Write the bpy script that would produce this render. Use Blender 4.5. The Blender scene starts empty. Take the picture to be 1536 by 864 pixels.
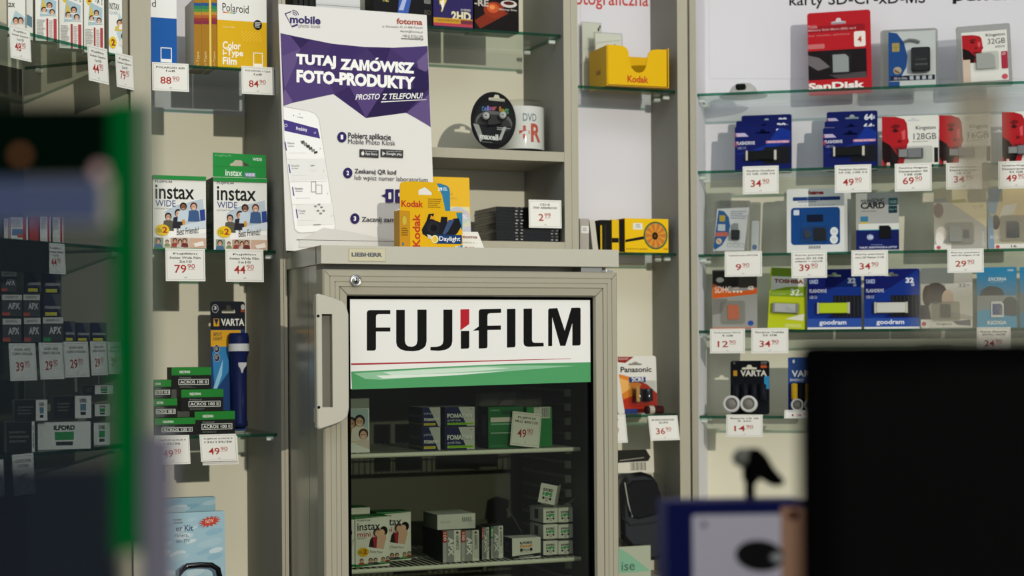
import bpy, math, random
from mathutils import Vector, Matrix
random.seed(7)
sc = bpy.context.scene
C = sc.collection
PI = math.pi
def R(d): return math.radians(d)

# ------------------------------------------------------------------ camera, light, exposure
FPX, CX, CY, ROLL, CAMZ = 2560.0, 768.0, 520.0, 0.007, 1.35
cam = bpy.data.cameras.new('camera')
cam.sensor_width = 36; cam.lens = FPX*36/1536
cam.shift_y = (CY-432)/1536; cam.clip_start = .05
cam.dof.use_dof = True; cam.dof.focus_distance = 3.2; cam.dof.aperture_fstop = 3.4
camo = bpy.data.objects.new('camera', cam); C.objects.link(camo)
camo.location = (0, 0, CAMZ); camo.rotation_euler = (R(90), ROLL, 0)
sc.camera = camo
AW = R(21.8)                                   # the film wall recedes to the right
vs = sc.view_settings
vs.view_transform = 'Standard'; vs.look = 'None'; vs.exposure = 0.0; vs.gamma = 1
vs.use_curve_mapping = False
try: sc.cycles.transparent_max_bounces = 40
except Exception: pass
w = bpy.data.worlds.new('shop_light'); sc.world = w; w.use_nodes = True
bg = w.node_tree.nodes['Background']
bg.inputs[0].default_value = (.84, .87, .90, 1); bg.inputs[1].default_value = .62
sun = bpy.data.lights.new('evening_sun', 'SUN'); sun.energy = 1.72; sun.angle = R(.6)
sun.color = (1, .945, .83)
so = bpy.data.objects.new('evening_sun', sun); C.objects.link(so); so.location = (1.5, -3, 3)
el = R(11)
sd = Vector((-math.sin(AW)*math.cos(el), math.cos(AW)*math.cos(el), -math.sin(el)))
so.rotation_euler = sd.to_track_quat('-Z', 'Y').to_euler()
ar = bpy.data.lights.new('ceiling_fill', 'AREA'); ar.shape = 'RECTANGLE'; ar.size = 2.4; ar.size_y = .5  # unseen area lamp added overhead for cool fill
ar.energy = 9; ar.color = (.86, .93, 1)
ao = bpy.data.objects.new('ceiling_fill', ar); C.objects.link(ao)
ao.location = (.2, 2.2, 2.75); ao.rotation_euler = (R(28), 0, R(10))

# ------------------------------------------------------------------ materials
MATS = {}
def lin(h):
    h = h.lstrip('#')
    if len(h) == 3: h = ''.join(c*2 for c in h)
    f = lambda c: c/12.92 if c <= .04045 else ((c+.055)/1.055)**2.4
    return tuple(f(int(h[i:i+2], 16)/255) for i in (0, 2, 4))+(1,)
def newmat(key):
    m = bpy.data.materials.new(key); m.use_nodes = True
    m.node_tree.nodes.clear(); MATS[key] = m
    return m, m.node_tree.nodes, m.node_tree.links
def paint(key, col, rough=.5, metal=0., noise=0., scale=30., stretch=None, spec=.07, bump=0.):
    m, N, L = newmat(key)
    out = N.new('ShaderNodeOutputMaterial'); p = N.new('ShaderNodeBsdfPrincipled')
    L.new(p.outputs[0], out.inputs[0])
    p.inputs['Base Color'].default_value = lin(col)
    p.inputs['Roughness'].default_value = rough; p.inputs['Metallic'].default_value = metal
    p.inputs['Specular IOR Level'].default_value = spec
    if noise or bump:
        tc = N.new('ShaderNodeTexCoord'); mp = N.new('ShaderNodeMapping'); nz = N.new('ShaderNodeTexNoise')
        L.new(tc.outputs['Object'], mp.inputs[0]); L.new(mp.outputs[0], nz.inputs[0])
        if stretch: mp.inputs['Scale'].default_value = stretch
        nz.inputs['Scale'].default_value = scale; nz.inputs['Detail'].default_value = 5
        if noise:
            mx = N.new('ShaderNodeMix'); mx.data_type = 'RGBA'
            c = lin(col)
            mx.inputs[6].default_value = tuple(x*(1-noise) for x in c[:3])+(1,)
            mx.inputs[7].default_value = tuple(min(1, x*(1+noise)) for x in c[:3])+(1,)
            L.new(nz.outputs[0], mx.inputs[0]); L.new(mx.outputs[2], p.inputs['Base Color'])
        if bump:
            b = N.new('ShaderNodeBump'); b.inputs['Strength'].default_value = bump; b.inputs['Distance'].default_value = .002
            L.new(nz.outputs[0], b.inputs['Height']); L.new(b.outputs[0], p.inputs['Normal'])
    return m
def thin(key, tint, k=1., rough=.03, diffuse=None, dfac=0., base=.0):
    """thin clear sheet: tinted see-through with a fresnel sheen, optionally milky"""
    m, N, L = newmat(key)
    out = N.new('ShaderNodeOutputMaterial'); t = N.new('ShaderNodeBsdfTransparent'); g = N.new('ShaderNodeBsdfGlossy')
    t.inputs[0].default_value = lin(tint); g.inputs['Roughness'].default_value = rough
    fr = N.new('ShaderNodeFresnel'); ge = N.new('ShaderNodeNewGeometry'); io = N.new('ShaderNodeMath'); io.operation = 'MULTIPLY_ADD'
    io.inputs[1].default_value = 1/1.45-1.45; io.inputs[2].default_value = 1.45      # same sheen on both sides of the sheet
    L.new(ge.outputs['Backfacing'], io.inputs[0]); L.new(io.outputs[0], fr.inputs[0])
    ml = N.new('ShaderNodeMath'); ml.operation = 'MULTIPLY_ADD'; ml.inputs[1].default_value = k; ml.inputs[2].default_value = base
    L.new(fr.outputs[0], ml.inputs[0])
    mx = N.new('ShaderNodeMixShader'); L.new(ml.outputs[0], mx.inputs[0])
    src = t.outputs[0]
    if diffuse:
        d = N.new('ShaderNodeBsdfDiffuse'); d.inputs[0].default_value = lin(diffuse)
        tl = N.new('ShaderNodeBsdfTranslucent'); tl.inputs[0].default_value = lin(diffuse)
        ad = N.new('ShaderNodeMixShader'); ad.inputs[0].default_value = .4
        L.new(d.outputs[0], ad.inputs[1]); L.new(tl.outputs[0], ad.inputs[2])
        m2 = N.new('ShaderNodeMixShader'); m2.inputs[0].default_value = dfac
        L.new(t.outputs[0], m2.inputs[1]); L.new(ad.outputs[0], m2.inputs[2]); src = m2.outputs[0]
    L.new(src, mx.inputs[1]); L.new(g.outputs[0], mx.inputs[2]); L.new(mx.outputs[0], out.inputs[0])
    return m
def mat(k):
    if k in MATS: return MATS[k]
    return paint(k, k, .45)
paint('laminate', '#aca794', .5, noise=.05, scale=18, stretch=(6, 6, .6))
paint('laminate_shaded', '#8f8e86', .45, noise=.05, scale=14)  # laminate darkened to carry the shade of the inner side faces
paint('panel_white', '#dad9de', .6, noise=.02, scale=8)
paint('panel_cream', '#dad6c2', .6, noise=.03, scale=8)
paint('edge_dark', '#2a2a22', .6)
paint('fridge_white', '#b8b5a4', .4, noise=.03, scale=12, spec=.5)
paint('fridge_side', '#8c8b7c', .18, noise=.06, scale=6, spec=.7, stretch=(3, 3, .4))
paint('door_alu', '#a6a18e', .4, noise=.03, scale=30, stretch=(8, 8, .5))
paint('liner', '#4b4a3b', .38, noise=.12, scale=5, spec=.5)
paint('wire', '#dedfcf', .35)
paint('black', '#0c0d0d', .4)
paint('matte_black', '#030303', .9, spec=.0)
paint('gloss_black', '#060607', .12, spec=.6)
paint('chrome', '#c8c8c4', .18, metal=1)
paint('steel', '#9c9c98', .3, metal=1)
paint('paper', '#e4e3da', .7, noise=.015, scale=40)
paint('floor_tile', '#8b8a84', .4, noise=.1, scale=4)
paint('wall_paint', '#b8b4a6', .8, noise=.04, scale=6, bump=.1)
paint('counter_grey', '#6c6b66', .4, noise=.05, scale=10)
thin('shelf_glass', '#f2f8f5', .5)
thin('door_glass', '#e4e7e0', .3)
thin('pane_glass', '#fdfdfd', .03)
thin('clear', '#f4f5f4', .35, .08)
thin('clear_milky', '#eeeeea', .5, .12, '#e6e6e2', .10)
thin('dome_clear', '#eeeeea', .6, .1, '#e2e2dc', .4)
thin('case_clear', '#e2e4e2', .6, .05, '#b8b8b4', .35)
thin('glass_edge', '#5aa890', .5, .1, '#1f5a42', .3)

# ------------------------------------------------------------------ geometry helpers
def ray(px, py):
    dx, dy = px-CX, py-CY
    return Vector(((dx-ROLL*dy)/FPX, 1, -(dy+ROLL*dx)/FPX))
CAM = Vector((0, 0, CAMZ))
class Frame:
    """a vertical plane seen from above: O corner, u to the right, n towards the room"""
    def __init__(s, O, yaw):
        s.O = Vector((O[0], O[1], 0)); s.yaw = yaw
        s.u = Vector((math.cos(yaw), math.sin(yaw), 0)); s.nv = Vector((math.sin(yaw), -math.cos(yaw), 0))
    def P(s, u, n, z): return s.O+s.u*u+s.nv*n+Vector((0, 0, z))
    def pt(s, px, py, n=0.):
        d = ray(px, py); P0 = s.O+s.nv*n
        t = (P0-CAM).dot(s.nv)/d.dot(s.nv)
        return CAM+d*t
    def hit(s, px, py, n=0.):
        p = s.pt(px, py, n)
        return (p-s.O).dot(s.u), p.z
    def turned(s, px, py, n, yaw):
        return Frame(s.pt(px, py, n), s.yaw+yaw)

_tx = bpy.data.curves.new('lettering', 'FONT'); _txo = bpy.data.objects.new('lettering', _tx)
_TC = {}
BASE = str.maketrans('ąęłóżćśÓĄĘŁŻŚ', 'aelozcsOAELZS')
def _raw1(s, b):
    _tx.body = s; _tx.offset = b; _tx.resolution_u = 3
    me = bpy.data.meshes.new_from_object(_txo)
    r = ([(v.co.x, v.co.y) for v in me.vertices], [tuple(p.vertices) for p in me.polygons])
    bpy.data.meshes.remove(me); return r
def _xm(s): return max([v[0] for v in _raw1(s, 0)[0]] or [0])
def _raw(s, b):
    if 'g' in s and .016 < b < .024: b = .026
    if b == 0 or 'M' not in s: return _raw1(s, b)
    vs, fs, i = [], [], 0                       # heavy M drawn as an outline of its own
    while i < len(s):
        j = i+1
        if s[i] != 'M':
            while j < len(s) and s[j] != 'M': j += 1
        if s[i:j].strip():
            n = len(vs); off = _xm(s[:j].rstrip())-_xm(s[i:j].rstrip())
            if s[i] == 'M':
                g = _raw1('M', 0)[0]; l = min(v[0] for v in g)-b; r = max(v[0] for v in g)+b; H = max(v[1] for v in g)+b; t = .085+2*b; W_ = r-l
                P = [(0, -b), (0, H), (t*1.15, H), (W_/2, H*.36), (W_-t*1.15, H), (W_, H), (W_, -b), (W_-t, -b), (W_-t, H*.66), (W_/2+t*.4, 0), (W_/2-t*.4, 0), (t, H*.66), (t, -b)]
                vs += [(off+l+x, y) for x, y in P]; fs.append(tuple(range(n, n+13))[::-1])
            else:
                v, f = _raw1(s[i:j], b); vs += [(off+x, y) for x, y in v]; fs += [tuple(n+k for k in q) for q in f]
        i = j
    return vs, fs
def glyphs(s, b):
    k = (s, b)
    if k not in _TC:
        t = s.translate(BASE); vs, fs = _raw(t, b); vs = list(vs); fs = list(fs)
        for i, c in enumerate(s):
            if c != t[i]:                       # draw the accent as a shape of its own
                g = _raw(t[i], b)[0]; gw = max(v[0] for v in g)-min(v[0] for v in g)
                r = max(v[0] for v in _raw(t[:i+1], b)[0]); l = r-gw; top = max(v[1] for v in g); n = len(vs); e = .06+2*b
                if c in 'óćśÓŚ': q = [((l+r)/2-.02, top+.05), ((l+r)/2-.02+e, top+.05), ((l+r)/2+.1+e, top+.2), ((l+r)/2+.08, top+.2)]
                elif c in 'żŻ': q = [((l+r)/2-e/2, top+.06), ((l+r)/2+e/2, top+.06), ((l+r)/2+e/2, top+.06+e), ((l+r)/2-e/2, top+.06+e)]
                elif c in 'łŁ': q = [(l-.06, top*.4), (l-.06, top*.4+e), (r+.06, top*.58+e), (r+.06, top*.58)]
                else: q = [(r-.12, 0), (r-.02, 0), (r-.06, -.16), (r+.04, -.2), (r-.1, -.2)][:4]
                vs += q; fs.append((n, n+1, n+2, n+3))
        if not vs: vs = [(0, 0)]
        x0 = min(v[0] for v in vs); x1 = max(v[0] for v in vs); y0 = min(v[1] for v in vs); y1 = max(v[1] for v in vs)
        sx = max(1e-6, x1-x0); sy = max(1e-6, y1-y0)
        _TC[k] = ([((v[0]-x0)/sx, (v[1]-y0)/sy) for v in vs], fs)
    return _TC[k]

class M:
    def __init__(s): s.v = []; s.f = []; s.mi = []; s.mats = []; s.smooth = set()
    def mid(s, m):
        if m not in s.mats: s.mats.append(m)
        return s.mats.index(m)
    def add(s, pts, faces, m, smooth=False):
        b = len(s.v); s.v += [tuple(p) for p in pts]; i = s.mid(m)
        for f in faces:
            if smooth: s.smooth.add(len(s.f))
            s.f.append(tuple(b+j for j in f)); s.mi.append(i)
    def face(s, pts, m): s.add(pts, [tuple(range(len(pts)))], m)
    def box(s, x0, x1, y0, y1, z0, z1, m, **k):
        P = [(x0,y0,z0),(x1,y0,z0),(x1,y1,z0),(x0,y1,z0),(x0,y0,z1),(x1,y0,z1),(x1,y1,z1),(x0,y1,z1)]
        for nm, f in (('front',(0,1,5,4)),('right',(1,2,6,5)),('back',(2,3,7,6)),('left',(3,0,4,7)),('top',(4,5,6,7)),('bottom',(3,2,1,0))):
            mm = k.get(nm, m)
            if mm: s.add([P[i] for i in f], [(0,1,2,3)], mm)
    def prism(s, pts, y0, y1, m, side=None, bev=0., hole=None):
        """outline in x,z extruded from y0 (front) to y1 (back)"""
        n = len(pts); A = sum(pts[i][0]*pts[(i+1)%n][1]-pts[(i+1)%n][0]*pts[i][1] for i in range(n))
        if A < 0: pts = pts[::-1]
        side = side or m
        if bev:
            cx = sum(p[0] for p in pts)/n; cz = sum(p[1] for p in pts)/n
            W = max(p[0] for p in pts)-min(p[0] for p in pts); H = max(p[1] for p in pts)-min(p[1] for p in pts)
            ins = [(cx+(p[0]-cx)*(1-2*bev/max(W, 1e-5)), cz+(p[1]-cz)*(1-2*bev/max(H, 1e-5))) for p in pts]
            rings = [(ins, y0), (pts, y0+bev), (pts, y1)]
        else: rings = [(pts, y0), (pts, y1)]
        V = [(p[0], y, p[1]) for r, y in rings for p in r]
        for k in range(len(rings)-1):
            s.add(V, [(k*n+i, (k+1)*n+i, (k+1)*n+(i+1)%n, k*n+(i+1)%n) for i in range(n)], side, bev > 0 and k == 0)
        fr = rings[0][0]; bk = rings[-1][0]
        if hole:
            for r, y, rv in ((fr, y0, 0), (bk, y1, 1)):
                h = hole[:]
                Ah = sum(h[i][0]*h[(i+1)%len(h)][1]-h[(i+1)%len(h)][0]*h[i][1] for i in range(len(h)))
                if Ah > 0: h = h[::-1]
                # join outline to hole at the nearest pair
                bi, bj = min(((i, j) for i in range(n) for j in range(len(h))), key=lambda q: (r[q[0]][0]-h[q[1]][0])**2+(r[q[0]][1]-h[q[1]][1])**2)
                loop = [r[(bi+i)%n] for i in range(n+1)]+[h[(bj+j)%len(h)] for j in range(len(h)+1)]
                L = [(p[0], y, p[1]) for p in loop]
                s.face(L[::-1] if rv else L, m)
        else:
            s.face([(p[0], y0, p[1]) for p in fr], m)
            s.face([(p[0], y1, p[1]) for p in bk][::-1], side)
    def tube(s, pts, r, m, n=8, cap=True):
        pts = [Vector(p) for p in pts]; rr = r if isinstance(r, (list, tuple)) else [r]*len(pts); V = []
        for i, p in enumerate(pts):
            d = (pts[min(i+1, len(pts)-1)]-pts[max(i-1, 0)]).normalized()
            a = d.cross(Vector((0, 0, 1)) if abs(d.z) < .9 else Vector((1, 0, 0))).normalized(); b = d.cross(a)
            for k in range(n):
                t = 2*PI*k/n; V.append(p+(a*math.cos(t)+b*math.sin(t))*rr[i])
        F = [(i*n+k, i*n+(k+1)%n, (i+1)*n+(k+1)%n, (i+1)*n+k) for i in range(len(pts)-1) for k in range(n)]
        s.add(V, F, m, True)
        if cap: s.face(V[:n][::-1], m); s.face(V[-n:], m)
    def lathe(s, prof, c, axis, m, n=24, cap=True):
        """prof = (radius, distance along axis) from c"""
        ax = Vector(axis).normalized(); a = ax.orthogonal().normalized(); b = ax.cross(a); c = Vector(c); V = []
        for r, h in prof:
            for k in range(n):
                t = 2*PI*k/n; V.append(c+ax*h+(a*math.cos(t)+b*math.sin(t))*r)
        F = [(i*n+k, i*n+(k+1)%n, (i+1)*n+(k+1)%n, (i+1)*n+k) for i in range(len(prof)-1) for k in range(n)]
        s.add(V, F, m, True)
        if cap and prof[0][0] > 1e-5: s.face(V[:n][::-1], m)
        if cap and prof[-1][0] > 1e-5: s.face(V[-n:], m)
    def ball(s, c, r, m, n=16):
        c = Vector(c); r = Vector(r) if isinstance(r, (tuple, list)) else Vector((r, r, r)); V = []; h = n//2
        for i in range(h+1):
            for k in range(n):
                th = PI*i/h; ph = 2*PI*k/n
                V.append(c+Vector((r.x*math.sin(th)*math.cos(ph), r.y*math.sin(th)*math.sin(ph), r.z*math.cos(th))))
        s.add(V, [(i*n+k, (i+1)*n+k, (i+1)*n+(k+1)%n, i*n+(k+1)%n) for i in range(h) for k in range(n)], m, True)
    def obj(s, name, parent=None, loc=(0, 0, 0), yaw=0., rx=0., ry=0.):
        me = bpy.data.meshes.new(name); me.from_pydata(s.v, [], s.f)
        for k in s.mats: me.materials.append(mat(k))
        me.polygons.foreach_set('material_index', s.mi)
        me.polygons.foreach_set('use_smooth', [i in s.smooth for i in range(len(s.f))])
        me.update()
        o = bpy.data.objects.new(name, me); C.objects.link(o)
        o.location = loc; o.rotation_euler = (rx, ry, yaw)
        if parent: o.parent = parent
        return o

class Surf:
    """paints flat print layers on a flat surface; art coordinates are mapped to it by g(x, y) -> (a, b) metres"""
    def __init__(s, m, o, ex, ey, en, g, eps=.00005):
        s.m = m; s.o = Vector(o); s.ex = Vector(ex); s.ey = Vector(ey); s.en = Vector(en); s.g = g; s.l = 0; s.eps = eps; s.q = None
    def pos(s, x, y):
        if s.q: x, y = s.q(x, y)
        a, b = s.g(x, y); return s.o+s.ex*a+s.ey*b+s.en*(s.l*s.eps)
    def _f(s, P, F, c):
        # orient outwards
        if len(P) >= 3:
            n = Vector((0, 0, 0)); f = F[0]
            for i in range(len(f)): n += P[f[i]].cross(P[f[(i+1)%len(f)]])
            if n.dot(s.en) < 0: F = [tuple(reversed(f)) for f in F]
        s.m.add(P, F, c)
    def poly(s, pts, c):
        s.l += 1; s._f([s.pos(*p) for p in pts], [tuple(range(len(pts)))], c)
    def rect(s, x0, y0, x1, y1, c, dy=0): s.poly([(x0, y0), (x1, y0+dy), (x1, y1+dy), (x0, y1)], c)
    def rr(s, x0, y0, x1, y1, r, c): s.poly(rrect(x0, y0, x1, y1, r), c)
    def ell(s, cx, cy, rx, ry, c, n=20, rot=0.):
        ca, sa = math.cos(rot), math.sin(rot)
        s.poly([(cx+rx*math.cos(t)*ca-ry*math.sin(t)*sa, cy+rx*math.cos(t)*sa+ry*math.sin(t)*ca) for t in (2*PI*k/n for k in range(n))], c)
    def line(s, x0, y0, x1, y1, wd, c):
        dx, dy = x1-x0, y1-y0; L = math.hypot(dx, dy) or 1; ox, oy = -dy/L*wd/2, dx/L*wd/2
        s.poly([(x0+ox, y0+oy), (x1+ox, y1+oy), (x1-ox, y1-oy), (x0-ox, y0-oy)], c)
    def frame(s, x0, y0, x1, y1, t, c):
        s.l += 1
        P = [s.pos(*p) for p in ((x0, y0), (x1, y0), (x1, y1), (x0, y1), (x0+t, y0+t), (x1-t, y0+t), (x1-t, y1-t), (x0+t, y1-t))]
        s._f(P, [(0, 1, 5, 4), (1, 2, 6, 5), (2, 3, 7, 6), (3, 0, 4, 7)], c)
    def text(s, t, x0, y0, x1, y1, c, b=.0, dy=0., sh=0., rot=0):
        """fit the string's ink into the box; rot=1 reads downwards, rot=-1 upwards"""
        s.l += 1; V, F = glyphs(t, b); P = []
        for a, h in V:
            if rot == 1: x, y = x1-(1-h)*0-(x1-x0)*(1-h), y0+(y1-y0)*a
            elif rot == -1: x, y = x0+(x1-x0)*(1-h), y1-(y1-y0)*a
            else: x, y = x0+(x1-x0)*a+sh*h*(y1-y0), y1-(y1-y0)*h+dy*a
            P.append(s.pos(x, y))
        if F: s._f(P, F, c)
    def people(s, L, body=2.6):
        for cx, cy, r, skin, hair, cloth in L:
            s.poly([(cx-r*1.9, cy+r*body), (cx-r*1.5, cy+r*1.3), (cx, cy+r*.8), (cx+r*1.5, cy+r*1.3), (cx+r*1.9, cy+r*body)], cloth)
            s.ell(cx, cy-r*.2, r*1.12, r*1.25, hair, 14); s.ell(cx, cy+r*.12, r*.78, r, skin, 14)
            s.line(cx-r*.35, cy+r*.6, cx+r*.35, cy+r*.6, r*.14, '#f0e6dc')
            s.line(cx-r*.5, cy-r*.05, cx-r*.15, cy-r*.05, r*.16, '#3a2a22'); s.line(cx+r*.15, cy-r*.05, cx+r*.5, cy-r*.05, r*.16, '#3a2a22')
    def fuzz(s, x0, y0, x1, y1, n, c, wd=None):
        """lines of tiny print as thin bars of words"""
        h = (y1-y0)/n
        rnd = random.Random(int(x0*7+y0*13))
        for i in range(n):
            y = y0+h*i; x = x0; e = x1-(x1-x0)*rnd.random()*.3
            while x < e:
                l = (x1-x0)*(.06+.1*rnd.random()); s.rect(x, y, min(e, x+l), y+h*.5, c); s.l -= 1; x += l+(x1-x0)*.03
            
def rrect(x0, y0, x1, y1, r, k=4):
    P = []
    for cx, cy, a in ((x1-r, y1-r, 0), (x0+r, y1-r, 90), (x0+r, y0+r, 180), (x1-r, y0+r, 270)):
        for i in range(k+1):
            t = R(a+90*i/k); P.append((cx+r*math.cos(t), cy+r*math.sin(t)))
    return P

def tag(o, label, cat, group=None, kind=None):
    if label: o['label'] = label
    if cat: o['category'] = cat
    if group: o['group'] = group
    if kind: o['kind'] = kind
    return o
def thing(name, label, cat, loc=(0, 0, 0), yaw=0., group=None, rx=0., ry=0.):
    o = bpy.data.objects.new(name, None); C.objects.link(o); o.empty_display_size = .05
    o.location = loc; o.rotation_euler = (rx, ry, yaw)
    return tag(o, label, cat, group)
class Spot: pass
def spot(F, px, n, zb=None, yaw=0., lift=.0004):
    """where a thing whose face fills the photo box px stands, on the plane n of frame F (zb = height of what carries it)"""
    x0, y0, x1, y1 = px; s = Spot(); G = F.turned(x0, y1, n, yaw)
    s.F = G; s.w = G.hit(x1, (y0+y1)/2)[0]-G.hit(x0, (y0+y1)/2)[0]
    if zb is None: zb = G.hit((x0+x1)/2, y1)[1]
    s.z = zb+lift; s.h = G.hit((x0+x1)/2, y0)[1]-s.z; s.yaw = G.yaw
    p = G.P(G.hit(x0, (y0+y1)/2)[0], 0, 0); s.loc = (p.x, p.y, s.z); s.px = px
    return s
def linmap(win, w, h):
    x0, y0, x1, y1 = win
    return lambda x, y: (min(max((x-x0)/(x1-x0), .0), 1.)*w, min(max((y-y0)/(y1-y0), 0.), 1.)*h)
def front(m, w, h, win, y=0., z=0., x=0.): return Surf(m, (x, y, z+h), (1, 0, 0), (0, 0, -1), (0, -1, 0), linmap(win, w, h))
def leftside(m, d, h, win, x=0.): return Surf(m, (x, d, h), (0, -1, 0), (0, 0, -1), (-1, 0, 0), linmap(win, d, h))
def topside(m, w, d, h, win): return Surf(m, (0, d, h), (1, 0, 0), (0, -1, 0), (0, 0, 1), linmap(win, w, d))
def boxitem(name, label, cat, F, px, n, zb, d, col, art=None, side=None, top=None, yaw=0., rx=0., ry=0., group=None, cols={}, sideart=None, topart=None):
    s = spot(F, px, n, zb, yaw); m = M()
    m.box(0, s.w, 0, d, 0, s.h, col, **dict({'left': side or col, 'right': side or col, 'top': top or col}, **cols))
    if art: art(front(m, s.w, s.h, px))
    if sideart: sideart(leftside(m, d, s.h, (0, 0, 100, 100)))
    if topart: topart(topside(m, s.w, d, s.h, (0, 0, 100, 100)))
    o = m.obj(name, None, s.loc, s.yaw, rx, ry)
    o.location.z += abs(math.sin(ry))*(s.w if ry > 0 else 0)+max(0, math.sin(-rx))*d
    return tag(o, label, cat, group)
def sombrero(cx, cz, w, h):
    return [(cx-w/2, cz-h*.5), (cx-w/2, cz-h*.1), (cx-w*.2, cz), (cx-w*.12, cz+h*.5), (cx+w*.12, cz+h*.5), (cx+w*.2, cz), (cx+w/2, cz-h*.1), (cx+w/2, cz-h*.5)]
def blister(name, label, cat, F, px, n, zb, col, art=None, hole=None, bl=None, bulge=.012, lean=0., r=3., yaw=0., group=None, product=None, film='clear', thick=.0012, ry=0.):
    """hanging card (part card) with a clear bubble (part blister) over a product"""
    s = spot(F, px, n, zb, yaw); k = s.w/(px[2]-px[0]); kz = s.h/(px[3]-px[1])
    t = thing(name, label, cat, (s.loc[0], s.loc[1], s.loc[2]+max(0, math.sin(ry))*s.w+math.sin(lean)*thick), s.yaw, group, -lean, ry)
    X = lambda x: (x-px[0])*k
    Z = lambda y: (px[3]-y)*kz
    m = M(); h = None
    if hole: h = sombrero(X(hole[0]), Z(hole[1]), hole[2]*k, hole[3]*kz)
    m.prism(rrect(0, 0, s.w, s.h, r*k), 0, thick, col, hole=h)
    if art: art(front(m, s.w, s.h, px))
    m.obj('card', t)
    s.X = X; s.Z = Z; s.k = k; s.t = t
    if bl:
        for b in (bl if isinstance(bl, list) else [bl]):
            q = M(); q.prism(rrect(X(b[0]), Z(b[3]), X(b[2]), Z(b[1]), min(4*k, (X(b[2])-X(b[0]))*.3)), -bulge, -.002, film, bev=min(.003, bulge*.4))
            q.obj('blister', t)
    if product: product(s, t)
    return t
# ------------------------------------------------------------------ the place: frames
A0 = (-.4435, 3.380)
W = Frame(A0, AW)                               # film wall, n=0 at the cabinets' front edges
NF = .26                                        # fridge door front
gx = W.pt(1034.5, 300, 0)
RC = Frame(gx, R(-12.5))                        # card cabinet on the right
lx = W.pt(197, 200, 0)
LC = Frame(lx, R(66))                           # glass corner cabinet on the left (u runs back from the room)
ZT = 2.35
DL, DC, DM, DR = .30, .225, .13, .19
def uW(px, py=300, n=0): return W.hit(px, py, n)[0]
def zW(px, py, n=0): return W.hit(px, py, n)[1]

# setting
m = M(); m.box(-4, 4, -3, 6, -.1, 0, 'floor_tile'); tag(m.obj('floor'), None, None, kind='structure')
p = W.P(0, -.42, 0); m = M(); m.box(-1.3, 1.15, 0, .1, 0, 2.9, 'wall_paint'); tag(m.obj('wall_back', None, p, AW), None, None, kind='structure')
p = RC.P(0, -.34, 0); m = M(); m.box(.10, 2.2, 0, .1, 0, 2.9, 'wall_paint'); tag(m.obj('wall_right', None, p, RC.yaw), None, None, kind='structure')

def slab(F, u0, u1, n0, n1, z0, z1, mt, name, parent, **k):
    """a board in frame coordinates, built in the parent's space (parent sits at F's origin with F's yaw)"""
    m = M(); m.box(u0, u1, -n1, -n0, z0, z1, mt, **k); return m.obj(name, parent)
def gshelf(F, u0, u1, nb, nf, z, parent, pin=None):
    m = M(); m.box(u0, u1, -nf, -nb, z-.006, z, 'shelf_glass', front='glass_edge', left='glass_edge', right='glass_edge', back=None)
    o = m.obj('glass_shelf', parent)
    for u, s_ in ((u0+.0005, 1), (u1-.0005, -1)):
        for nn in (nb+.04, nf-.03):
            q = M(); q.lathe([(.0045, 0), (.0045, .012), (.003, .014)], (u, -nn, z-.0115), (s_, 0, 0), 'paper', 10); q.obj('shelf_pin', o)
    return z
def cab(F, name, label): return thing(name, label, 'cabinet', F.P(0, 0, 0), F.yaw)

NS = -.035                                      # front edge of the glass shelves
# --- cabinet left of the fridge
ul0, ul1 = uW(228), uW(419.5); uA0, uA1, uA2 = uW(419.5), uW(425), uW(430)
t = cab(W, 'shelf_cabinet', 'cream laminate shelf cabinet left of the fridge with yellow and green film boxes'); CL = t
slab(W, uW(197), ul0, -DL, 0, 0, ZT, 'laminate', 'side_panel', t)
slab(W, uA0, uA1-.0008, -DL, 0, 0, ZT, 'laminate', 'side_panel', t, left='laminate_shaded')
zj = zW(320, 172, -DL)  # cooler light above and warmer below put into the two panel colours
slab(W, ul0, uA0, -DL-.018, -DL, zj, ZT, 'panel_white', 'back_panel', t)
slab(W, ul0, uA0, -DL-.018, -DL, 0, zj, 'panel_cream', 'back_panel', t)
slab(W, ul0, uA0, -DL, -.002, ZT-.03, ZT-.001, 'laminate', 'top_board', t)
zL1 = gshelf(W, ul0, uA0, -DL+.004, NS, zW(330, 100, NS), t)
zL2 = gshelf(W, ul0, uA0, -DL+.004, NS, zW(320, 374.5, NS), t)
zL3 = gshelf(W, ul0, uA0, -DL+.004, NS, zW(320, 652.5, NS), t)
zL4 = zW(300, 905, NS); slab(W, ul0, uA0, -DL, -.004, zL4-.025, zL4, 'laminate', 'bottom_board', t)
# --- cabinet above and around the fridge
uB0, uB1, uB2 = uW(847), uW(858), uW(868)
t = cab(W, 'shelf_cabinet', 'cream laminate cabinet above the fridge holding recordable discs'); CC = t
slab(W, uA1, uA2, -DC, 0, 0, ZT, 'laminate', 'side_panel', t)
slab(W, uB0, uB1-.0006, -DC, 0, 0, ZT, 'laminate', 'side_panel', t, left='laminate_shaded')
slab(W, uA2, uB0, -DC-.018, -DC, 0, ZT, 'panel_cream', 'back_panel', t)
slab(W, uA2, uB0, -DC, -.002, ZT-.03, ZT-.001, 'laminate', 'top_board', t)
zC1 = gshelf(W, uA2, uB0-.002, -DC+.004, -.012, zW(740, 45, -.012), t)
zC2 = zW(750, 224.5); slab(W, uA2, uB0, -DC, -.001, zW(750, 239), zC2, 'laminate', 'shelf_board', t)
zC3 = zW(750, 361.5); slab(W, uA2, uB0, -DC, -.001, zC3-.022, zC3, 'laminate', 'shelf_board', t)
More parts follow.
